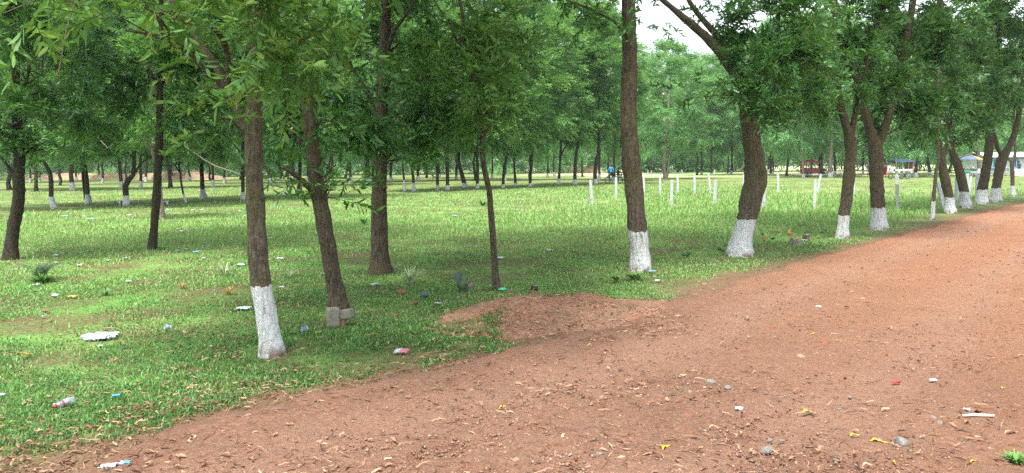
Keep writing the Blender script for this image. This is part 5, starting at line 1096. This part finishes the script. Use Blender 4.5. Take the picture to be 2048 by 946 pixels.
leafy(1440, 506, [(-3, 9, 5, 3, 'tuft_dark', .2), (4, 6, 5, 3, 'leaf_bluish', -.2)], 'greyish weed just left of the crooked whitewashed foot')
GW = 'row of leafy weeds beyond the field'
for i, x in enumerate([1680, 1700, 1722, 1810, 1822, 1842, 1850, 1872, 1880, 1895, 1992, 2012]):
    bush(ORD[i] + ' low dark leafy weed from the left along the far edge of the field', x, hor(x) + 27.5, rng.uniform(.7, 1.3), rng.uniform(.25, .45), 'leaf_dark', 40, .7, GW, 'leafy_weed')

# ================================================================ PEOPLE
M['skin'] = plain('skin', (.20, .10, .06), .6, .3, .05); M['hair'] = plain('hair', (.012, .010, .010), .6, .3, .1)
def cloth(nm, c_): M[nm] = plain(nm, c_, .85, .15, .12, 9); return M[nm]
for nm, c_ in (('c_blue', (.04, .35, .65)), ('c_black', (.015, .015, .02)), ('c_navy', (.03, .05, .12)), ('c_red', (.38, .02, .04)), ('c_grey', (.35, .38, .42)), ('c_jeans', (.05, .08, .16)), ('c_dark', (.03, .03, .035))): cloth(nm, c_)
def person(x, yb, label, shirt, trousers, H=1.65, rz=0, pose='stand', seat=.45, lean=0.0):
    p = G(x, yb); root = thing('person', (p[0], p[1], 0), label, 'person', None, rz); s_ = H / 1.75
    if pose == 'stand':
        J = {'pel': (0, 0, .95), 'waist': (0, 0, 1.08), 'chest': (0, .01, 1.32), 'neck': (0, 0, 1.48), 'head0': (0, -.01, 1.56), 'head': (0, -.02, 1.66), 'headt': (0, -.01, 1.73),
             'hl': (-.10, 0, .90), 'kl': (-.11, -.03, .50), 'al': (-.12, .02, .08), 'tl': (-.13, -.14, .03), 'hr': (.10, 0, .90), 'kr': (.12, -.02, .50), 'ar': (.13, .04, .08), 'tr': (.14, -.12, .03),
             'sl': (-.18, 0, 1.42), 'el': (-.25, .03, 1.14), 'wl': (-.22, -.10, .90), 'fl': (-.21, -.14, .80), 'sr': (.18, 0, 1.42), 'er': (.25, .03, 1.14), 'wr': (.20, -.13, .95), 'fr': (.17, -.18, .86)}
    else:
        z = seat + .08
        J = {'pel': (0, 0, z), 'waist': (0, -.02, z + .13), 'chest': (0, -.06, z + .37), 'neck': (0, -.08, z + .53), 'head0': (0, -.10, z + .61), 'head': (0, -.12, z + .71), 'headt': (0, -.11, z + .78),
             'hl': (-.10, -.03, z - .02), 'kl': (-.16, -.44, z + .02), 'al': (-.17, -.42, max(.08, z - .42)), 'tl': (-.18, -.56, max(.03, z - .48)), 'hr': (.10, -.03, z - .02), 'kr': (.16, -.44, z + .02), 'ar': (.17, -.42, max(.08, z - .42)), 'tr': (.18, -.56, max(.03, z - .48)),
             'sl': (-.18, -.07, z + .47), 'el': (-.26, -.22, z + .24), 'wl': (-.17, -.42, z + .14), 'fl': (-.13, -.50, z + .12), 'sr': (.18, -.07, z + .47), 'er': (.26, -.22, z + .24), 'wr': (.17, -.42, z + .14), 'fr': (.13, -.50, z + .12)}
    R = {'pel': .15, 'waist': .135, 'chest': .155, 'neck': .06, 'head0': .085, 'head': .105, 'headt': .07, 'h': .10, 'k': .065, 'a': .045, 't': .035, 's': .07, 'e': .045, 'w': .032, 'f': .028}
    E_ = [('pel', 'waist'), ('waist', 'chest'), ('chest', 'neck'), ('neck', 'head0'), ('head0', 'head'), ('head', 'headt')] + [(a + sd1, b_ + sd1) for sd1 in 'lr' for a, b_ in (('h', 'k'), ('k', 'a'), ('a', 't'), ('s', 'e'), ('e', 'w'), ('w', 'f'))] + [('pel', 'hl'), ('pel', 'hr'), ('chest', 'sl'), ('chest', 'sr')]
    names = list(J); me = bpy.data.meshes.new('body'); me.from_pydata([Vector(J[n_]) * s_ for n_ in names], [(names.index(a), names.index(b_)) for a, b_ in E_], []); me.update()
    o = bpy.data.objects.new('body', me); COL.objects.link(o); sk = o.modifiers.new('s', 'SKIN'); sk.use_smooth_shade = True
    for i, n_ in enumerate(names):
        rr_ = (R.get(n_) or R[n_[0]]) * s_; sv = me.skin_vertices[0].data[i]; sv.radius = (rr_, rr_ * (.72 if n_ in ('pel', 'waist', 'chest') else 1)); sv.use_root = (n_ == 'pel')
    sb = o.modifiers.new('u', 'SUBSURF'); sb.levels = 1; sb.render_levels = 1
    dg = bpy.context.evaluated_depsgraph_get(); nm_ = bpy.data.meshes.new_from_object(o.evaluated_get(dg)); o.modifiers.clear(); o.data = nm_; nm_.materials.clear()
    for m_ in (M[shirt], M[trousers], M['skin'], M['hair']): nm_.materials.append(m_)
    zw = J['pel'][2] * s_ + .04; zn = J['neck'][2] * s_ - .02; segs = {k: Vector(v_) * s_ for k, v_ in J.items()}
    for f in nm_.polygons:
        c = f.center; k = min(segs, key=lambda q: (segs[q] - c).length - (R.get(q) or R[q[0]]) * .5)
        f.material_index = 2 if k in ('neck', 'head0', 'head', 'headt', 'wl', 'fl', 'wr', 'fr') else (0 if k in ('waist', 'chest', 'sl', 'el', 'sr', 'er') else (3 if k in ('tl', 'tr') else 1))
        f.use_smooth = True
    o.parent = root
    hc = Vector(J['head']) * s_; bm = bmesh.new(); bmesh.ops.create_uvsphere(bm, u_segments=14, v_segments=10, radius=.112 * s_)
    bmesh.ops.delete(bm, geom=[v_ for v_ in bm.verts if v_.co.z < -.05 * s_ or (v_.co.y < -.03 * s_ and v_.co.z < .045 * s_)], context='VERTS'); hm_ = bpy.data.meshes.new('hair'); bm.to_mesh(hm_); bm.free()
    for f in hm_.polygons: f.use_smooth = True
    link('hair', hm_, M['hair'], root, tuple(hc + Vector((0, .015, .02))))
    return root
person(1222, 364, 'person in a bright blue shirt behind the motorbike', 'c_blue', 'c_dark', 1.72, rad(160))
person(1236, 366, 'person in black sitting beside the motorbike, seen against the light ground', 'c_black', 'c_grey', 1.6, rad(30), 'sit', .62)
person(1737, 352, 'person in a dark blue shirt and trousers standing left of the V-forked tree', 'c_navy', 'c_dark', 1.68, rad(20))
person(1769, 354, 'person in a grey top and long red cloth just right of the V-forked tree', 'c_grey', 'c_jeans', 1.66, rad(-30))
person(2037, 350, 'person in a dark shirt standing behind the white-covered table', 'c_navy', 'c_dark', 1.68, rad(180))
person(1774 + 24, 351, 'person sitting inside the blue-roofed rickshaw', 'c_black', 'c_dark', 1.55, rad(90), 'sit', .85)
# the red cloth held in front
p = G(1768, 354); mb = MB(); n_ = 9
for i in range(n_): pass
a, b_, c, f = crumple(.42, .95, .05, 77, 9, 9); me = npmesh('red_cloth', np.r_[np.c_[a, c - .24, b_ + .72], np.c_[a, c - .25, b_ + .72]], np.concatenate([f, f[:, ::-1] + len(a)]).ravel(), np.full(len(f) * 2, 4), None, True)
o = link('red_cloth', me, M['c_red'], None, (p[0], p[1], 0)); tag(o, 'long red cloth hanging in front of the standing person right of the V-forked tree', 'cloth')

# ================================================================ VEHICLES
M['v_red'] = plain('v_red', (.33, .02, .025), .4, .5, .12, 3); M['v_black'] = plain('v_black', (.02, .02, .022), .5, .4, .2, 8); M['v_blue'] = plain('v_blue', (.07, .11, .19), .45, .4, .15, 4); M['v_white'] = plain('v_white', (.42, .45, .47), .5, .4, .08, 4); M['v_orange'] = plain('v_orange', (.30, .09, .04), .5, .4, .1, 4); M['rubber'] = plain('rubber', (.018, .018, .018), .8, .2, .2, 12); M['metal'] = plain('metal', (.45, .46, .47), .35, .5, .1, 9, .8)
M['v_green'] = plain('v_green', (.05, .30, .18), .6, .3, .15, 5)
def wheel(root, loc, r0, wid=.09, spokes=8):
    w = MB(); n_ = 22; a_ = np.arange(n_) / n_ * 6.283; V_, f = [], []
    for a in a_:
        for b1 in np.arange(8) / 8 * 6.283: rr_ = r0 - wid * .5 + math.cos(b1) * wid * .5; V_.append((rr_ * math.cos(a), math.sin(b1) * wid * .45, rr_ * math.sin(a)))
    for i in range(n_):
        for j in range(8): f.append((i * 8 + j, i * 8 + (j + 1) % 8, ((i + 1) % n_) * 8 + (j + 1) % 8, ((i + 1) % n_) * 8 + j))
    w.add(V_, f); o = w.build('wheel', M['rubber'], root, True, loc=loc)
    h = MB(); h.tube([(0, -wid * .6, 0), (0, wid * .6, 0)], [r0 * .16] * 2, 10)
    for k in range(spokes): a = k / spokes * 6.283; h.tube([(0, 0, 0), (math.cos(a) * (r0 - wid * .7), 0, math.sin(a) * (r0 - wid * .7))], [.012, .012], 5)
    rp = [(math.cos(a) * (r0 - wid), 0, math.sin(a) * (r0 - wid)) for a in np.linspace(0, 6.283, 20)]; h.tube(rp, [.016] * 20, 5)
    h.build('rim', M['metal'], o); return o
def panel(root, name, c, d, mat, bev=.015, M3=None, taper=1):
    mb = MB(); mb.box(c, d, 0, M3, taper); return mb.build(name, M[mat], root, bevel=bev)
def rods(root, name, lines, r_, mat):
    mb = MB()
    for l in lines: mb.tube(l, [r_] * len(l), 6)
    return mb.build(name, M[mat], root)
# red canopied cargo rickshaw, front to the right
p = G(1632, 353.5); root = thing('cargo_rickshaw', (p[0], p[1], 0), 'red three-wheeled cargo rickshaw with a red canopy roof and dark motorbike front', 'rickshaw'); root.rotation_euler = (0, 0, rad(-6))
panel(root, 'cargo_box', (-.75, 0, .78), (2.15, 1.25, .42), 'v_red'); panel(root, 'chassis', (-.5, 0, .50), (2.6, .9, .10), 'v_black', .01); panel(root, 'roof', (-.70, 0, 1.93), (2.30, 1.35, .07), 'v_red'); panel(root, 'roof_valance', (-.70, -.68, 1.84), (2.28, .03, .16), 'v_red', .006); panel(root, 'roof_valance', (-.70, .68, 1.84), (2.28, .03, .16), 'v_red', .006)
panel(root, 'roof_hump', (-.75, 0, 2.03), (.9, .8, .14), 'v_red', .03)
for sx_ in (-1.75, -1.05, -.35, .30):
    for sy in (-.6, .6): rods(root, 'canopy_post', [[(sx_, sy, .98), (sx_, sy, 1.9)]], .028, 'v_red')
for sy in (-.61, .61): rods(root, 'side_rail', [[(-1.8, sy, 1.22), (.32, sy, 1.22)], [(-1.8, sy, 1.10), (.32, sy, 1.10)]], .02, 'v_red')
panel(root, 'seat', (-.8, 0, 1.02), (1.8, .5, .09), 'v_black', .03); panel(root, 'seat_back', (-1.7, 0, 1.3), (.08, 1.1, .45), 'v_red', .02)
for sy in (-.56, .56): wheel(root, (-1.0, sy, .30), .30, .12)
wheel(root, (1.42, 0, .30), .30, .10)
panel(root, 'fuel_tank', (.95, 0, .86), (.55, .28, .24), 'v_black', .07); panel(root, 'rider_seat', (.45, 0, .82), (.55, .30, .12), 'v_black', .05); panel(root, 'engine', (.80, 0, .48), (.55, .34, .36), 'v_black', .05)
rods(root, 'front_fork', [[(1.12, -.09, .98), (1.42, -.09, .30)], [(1.12, .09, .98), (1.42, .09, .30)]], .025, 'metal'); rods(root, 'handlebar', [[(.98, -.36, 1.10), (1.14, 0, 1.03), (.98, .36, 1.10)]], .018, 'v_black'); panel(root, 'headlight', (1.26, 0, .92), (.14, .18, .18), 'metal', .05); panel(root, 'front_mudguard', (1.44, 0, .63), (.5, .14, .05), 'v_red', .02)
panel(root, 'bumper', (-1.95, 0, .62), (.10, 1.2, .10), 'v_red', .02)
# blue-roofed rickshaw
p = G(1801, 358); root = thing('passenger_rickshaw', (p[0], p[1], 0), 'rickshaw with a blue-grey canopy, white seat panel and orange end curtains', 'rickshaw'); root.rotation_euler = (0, 0, rad(8))
panel(root, 'roof', (0, 0, 1.86), (2.15, 1.25, .07), 'v_blue', .03); panel(root, 'roof_rack', (-.25, 0, 1.97), (1.3, .9, .09), 'v_blue', .02); panel(root, 'roof_fringe', (0, -.63, 1.77), (2.1, .03, .14), 'v_blue', .005); panel(root, 'roof_fringe', (0, .63, 1.77), (2.1, .03, .14), 'v_blue', .005)
for sx_ in (-.85, -.2, .45, .95):
    for sy in (-.56, .56): rods(root, 'canopy_post', [[(sx_, sy, .8), (sx_ * 1.03, sy, 1.83)]], .022, 'metal')
panel(root, 'seat_panel', (-.05, -.55, .90), (1.9, .05, .20), 'v_white', .015); panel(root, 'seat_panel', (-.05, .55, .90), (1.9, .05, .20), 'v_white', .015); panel(root, 'floor_pan', (-.05, 0, .60), (1.9, 1.05, .08), 'metal', .02); panel(root, 'seat', (-.1, 0, .86), (1.5, .9, .10), 'v_black', .03)
panel(root, 'end_curtain', (.98, 0, 1.28), (.16, 1.05, .85), 'v_orange', .05); panel(root, 'front_shield', (-1.12, 0, .95), (.12, .9, .55), 'v_white', .04, Matrix.Rotation(rad(14), 3, 'Y')); panel(root, 'windscreen_frame', (-1.0, 0, 1.42), (.05, .95, .08), 'v_orange', .015); rods(root, 'front_bar', [[(-1.25, -.3, .8), (-1.45, 0, .62), (-1.25, .3, .8)], [(-1.2, -.4, .55), (-1.5, 0, .45), (-1.2, .4, .55)]], .025, 'v_orange')
wheel(root, (-1.1, 0, .28), .28, .09)
for sy in (-.55, .55): wheel(root, (.45, sy, .36), .36, .07, 12)
rods(root, 'rear_rack', [[(1.05, -.4, .95), (1.55, -.4, 1.1), (1.55, .4, 1.1), (1.05, .4, .95)]], .025, 'v_black'); panel(root, 'headlight', (-1.22, 0, 1.05), (.1, .2, .2), 'metal', .04)
# motorbike by the people
p = G(1228, 367); root = thing('motorbike', (p[0], p[1], 0), 'dark parked motorbike with a spoked wheel beside the person in blue', 'motorbike'); root.rotation_euler = (0, 0, rad(-35))
wheel(root, (-.62, 0, .30), .30, .07, 5); wheel(root, (.62, 0, .30), .30, .07, 5)
panel(root, 'fuel_tank', (-.12, 0, .80), (.50, .26, .22), 'v_black', .07); panel(root, 'seat', (.38, 0, .80), (.68, .24, .09), 'v_black', .035); panel(root, 'engine', (0, 0, .42), (.42, .28, .34), 'metal', .05); panel(root, 'tail', (.75, 0, .78), (.2, .18, .12), 'v_red', .03)
rods(root, 'front_fork', [[(-.38, -.08, .95), (-.62, -.08, .30)], [(-.38, .08, .95), (-.62, .08, .30)]], .022, 'metal'); rods(root, 'handlebar', [[(-.25, -.34, 1.06), (-.40, 0, 1.0), (-.25, .34, 1.06)]], .016, 'v_black'); rods(root, 'frame', [[(-.38, 0, .9), (-.05, 0, .35), (.62, 0, .32)], [(.1, 0, .75), (.55, 0, .32)]], .022, 'v_black'); panel(root, 'headlight', (-.5, 0, .90), (.14, .17, .17), 'metal', .05); rods(root, 'exhaust', [[(-.05, .14, .28), (.8, .16, .34)]], .035, 'metal')
panel(root, 'front_mudguard', (-.62, 0, .63), (.4, .1, .03), 'v_black', .01)
# umbrella stall: cart with goods under a multi-coloured parasol
p = G(1938, 353); root = thing('stall_umbrella', (p[0], p[1], 0), 'large parasol with yellow, blue and grey panels over the snack cart', 'umbrella')
M['u_blue'] = plain('u_blue', (.10, .14, .22), .8, .2, .15, 3); M['u_grey'] = plain('u_grey', (.13, .16, .17), .8, .2, .15, 3)
cols = ['u_blue', 'p_yellow', 'p_yellow', 'u_grey', 'u_grey', 'u_blue', 'c_dark', 'u_blue']; n_ = 8
for i in range(n_):
    mb = MB(); a0, a1 = i / n_ * 6.283 - 2.2, (i + 1) / n_ * 6.283 - 2.2; rows = [(0, 2.42), (.7, 2.26), (1.25, 2.0), (1.27, 1.88)]; V_ = []
    for r_, z in rows: V_ += [(r_ * math.cos(a0), r_ * math.sin(a0), z), (r_ * .97 * math.cos((a0 + a1) / 2), r_ * .97 * math.sin((a0 + a1) / 2), z - .03 * r_), (r_ * math.cos(a1), r_ * math.sin(a1), z)]
    f = [(3 * k + j, 3 * k + j + 1, 3 * k + 4 + j, 3 * k + 3 + j) for k in range(3) for j in (0, 1)]; mb.add(V_, f); mb.build('canopy_panel', M[cols[i]], root)
rods(root, 'pole', [[(0, 0, 0), (0, 0, 2.42)]], .025, 'metal')
for i in range(8): a = i / 8 * 6.283 - 2.2; rods(root, 'rib', [[(0, 0, 2.40), (.7 * math.cos(a), .7 * math.sin(a), 2.24), (1.25 * math.cos(a), 1.25 * math.sin(a), 1.98)]], .009, 'metal')
p2 = G(1936, 354.5); root = thing('snack_cart', (p2[0], p2[1], 0), 'green snack cart heaped with goods under the multi-coloured parasol', 'cart')
panel(root, 'cart_body', (0, 0, .66), (1.35, .8, .38), 'v_green', .02); panel(root, 'counter', (0, 0, .88), (1.5, .9, .05), 'st_tan', .01)
for sx_ in (-.55, .55):
    for sy in (-.35, .35): rods(root, 'canopy_post', [[(sx_, sy, .9), (sx_, sy, 1.55)]], .02, 'v_green')
for sy in (-.42, .42): wheel(root, (-.3, sy, .30), .30, .06, 10)
rods(root, 'handle', [[(.7, -.3, .8), (1.1, -.3, .9), (1.1, .3, .9), (.7, .3, .8)]], .02, 'v_black')
for i in range(4): rods(root, 'leg', [[((.5, -.6)[i % 2], (-.3, .3)[i // 2], 0), ((.5, -.6)[i % 2], (-.3, .3)[i // 2], .5)]], .025, 'v_black')
for i, (dx, c_, w_, h_) in enumerate([(-.45, 'p_red', .3, .18), (-.1, 'v_green', .28, .22), (.25, 'p_red', .3, .14), (.52, 'p_cyan', .22, .24)]):
    bm = bmesh.new(); bmesh.ops.create_icosphere(bm, subdivisions=2, radius=.5); rq = random.Random(i)
    for v_ in bm.verts: v_.co = Vector((v_.co.x * w_, v_.co.y * w_, v_.co.z * h_)) * rq.uniform(.85, 1.15)
    me = bpy.data.meshes.new('goods_bag'); bm.to_mesh(me); bm.free(); o = link('goods_bag', me, M[c_], None, (p2[0] + dx, p2[1], .92 + h_ * .45)); tag(o, ['red bag of goods at the left end of the snack cart', 'green bag of goods in the middle of the snack cart', 'flat red bag of goods right of the green one on the cart', 'light blue bag of goods at the right end of the snack cart'][i], 'bag', 'goods on the snack cart')
# scooter leaning by the cart
p = G(1951, 355); root = thing('scooter', (p[0], p[1], 0), 'grey parked scooter just right of the snack cart', 'scooter'); root.rotation_euler = (0, 0, rad(200))
wheel(root, (-.5, 0, .22), .22, .08, 5); wheel(root, (.5, 0, .22), .22, .08, 5); panel(root, 'body', (.32, 0, .55), (.75, .32, .42), 'c_grey', .12); panel(root, 'seat', (.3, 0, .80), (.7, .28, .10), 'v_black', .04); panel(root, 'footboard', (-.15, 0, .28), (.5, .3, .06), 'v_black', .02); panel(root, 'front_shield', (-.45, 0, .65), (.10, .38, .6), 'c_grey', .04, Matrix.Rotation(rad(-16), 3, 'Y')); rods(root, 'handlebar', [[(-.5, -.32, 1.02), (-.55, 0, .98), (-.5, .32, 1.02)]], .018, 'v_black')
# white-covered table
p = G(2037, 352); a_ = MB(); n_ = 28; V_ = []; root = None
for k, (z, s_) in enumerate([(.80, 1), (.78, 1.02), (.4, 1.05), (.02, 1.09)]):
    for i in range(n_):
        t = i / n_ * 6.283; cx_, sy = math.cos(t), math.sin(t); m_ = max(abs(cx_), abs(sy)); V_.append((cx_ / m_ * .62 * s_ * (1 + (.03 * math.sin(t * 9) if k > 1 else 0)), sy / m_ * .35 * s_ * (1 + (.05 * math.sin(t * 9) if k > 1 else 0)), z))
a_.add(V_, [tuple(range(n_))] + [(k * n_ + i, k * n_ + (i + 1) % n_, (k + 1) * n_ + (i + 1) % n_, (k + 1) * n_ + i) for k in range(3) for i in range(n_)])
root = thing('draped_table', (p[0], p[1], 0), 'table covered to the ground with a pale bluish-white cloth, far right', 'table'); a_.build('tablecloth', plain('cloth_white', (.62, .70, .80), .85, .2, .06), root, True)
mb = MB(); mb.box((0, 0, .76), (1.15, .62, .03)); mb.build('tabletop', M['bark_pale'], root)
for sx_ in (-.5, .5):
    for sy in (-.26, .26): mb = MB(); mb.box((sx_, sy, .37), (.05, .05, .74)); mb.build('leg', M['bark_pale'], root)
# wire-like low benches by the building
for x, lb in ((1984, 'low dark bench in front of the white-roofed building, between the third and fourth trunks'), (2013, 'low dark bench in front of the white-roofed building, left of the small slender tree')):
    p = G(x, 351); r_ = thing('garden_bench', (p[0], p[1], 0), lb, 'bench', 'low dark benches by the building'); mb = MB(); mb.box((0, 0, .44), (1.3, .38, .05)); mb.build('seat', M['bark_dark'], r_, bevel=.01); mb = MB(); mb.box((0, .18, .78), (1.3, .04, .10)); mb.box((0, .18, .62), (1.3, .04, .08)); mb.build('backrest', M['bark_dark'], r_, bevel=.008)
    for sx_ in (-.55, .55): rods(r_, 'leg', [[(sx_, -.16, 0), (sx_, -.15, .43)]], .03, 'bark_dark'); rods(r_, 'leg', [[(sx_, .16, 0), (sx_, .19, .84)]], .03, 'bark_dark')

# ================================================================ BUILDING at the far right
DB = 105.0; xl = P(1976, 320, DB)[0]; xr = xl + 16.5; zr = P(2010, 316, DB)[2]; zt = P(2010, 304, DB)[2]
root = thing('single_storey_building', ((xl + xr) / 2, DB + 3, 0), 'long low building with a white sheet roof, pale walls and blue-framed windows', 'building'); W_b = xr - xl
M['wall_white'] = plain('wall_white', (.42, .50, .55), .85, .2, .08, 1.5); M['frame_blue'] = plain('frame_blue', (.10, .34, .46), .6, .3, .1, 4); M['roof_sheet'] = plain('roof_sheet', (.5, .5, .52), .4, .4, .08, 1.0); M['glass_dark'] = plain('glass_dark', (.04, .07, .08), .15, .6, .1, 3)
panel(root, 'wall', (0, 0, zr / 2), (W_b, 6, zr), 'wall_white', .01); panel(root, 'fascia', (0, -3.75, zr + .02), (W_b + .8, .08, .16), 'c_dark', .005)
mb = MB(); n_ = 90; V_ = []
for j, (y_, z_) in enumerate([(-3.8, zr + .1), (0, zt), (3.8, zr + .1)]):
    for i in range(n_): V_.append((-W_b / 2 - .4 + (W_b + .8) * i / (n_ - 1), y_, z_ + (.03 if i % 2 else 0)))
f = [(j * n_ + i, j * n_ + i + 1, (j + 1) * n_ + i + 1, (j + 1) * n_ + i) for j in (0, 1) for i in range(n_ - 1)]; mb.add(V_, f); mb.build('roof', M['roof_sheet'], root)
for i in range(7):
    x_ = -W_b / 2 + 1.3 + i * 2.3
    if i == 3:
        d1 = panel(root, 'door', (x_, -3.02, 1.0), (.95, .06, 2.0), 'frame_blue', .01); panel(d1, 'handle', (x_ + .35, -3.08, 1.0), (.05, .05, .14), 'metal', .01); continue
    w1 = panel(root, 'window', (x_, -3.01, 1.45), (1.1, .05, 1.05), 'frame_blue', .01); panel(w1, 'pane', (x_ - .26, -3.04, 1.45), (.44, .03, .9), 'glass_dark', .004); panel(w1, 'pane', (x_ + .26, -3.04, 1.45), (.44, .03, .9), 'glass_dark', .004)
for i in range(6): rods(root, 'veranda_post', [[(-W_b / 2 + .3 + i * (W_b - .6) / 5, -3.6, 0), (-W_b / 2 + .3 + i * (W_b - .6) / 5, -3.6, zr)]], .06, 'frame_blue')

# ================================================================ HAZE: humid air over the field
HAZE = 0.0004
if HAZE:
    hz = NB('humid_air'); pv = hz.n('VolumePrincipled'); pv.inputs['Color'].default_value = (.82, .93, .95, 1); pv.inputs['Density'].default_value = HAZE; pv.inputs['Anisotropy'].default_value = .3
    hz.set(hz.out.inputs['Volume'], pv.outputs[0]); mb = MB(); mb.box((0, 90, 16), (520, 420, 36)); o = mb.build('haze', hz.m); o['kind'] = 'stuff'
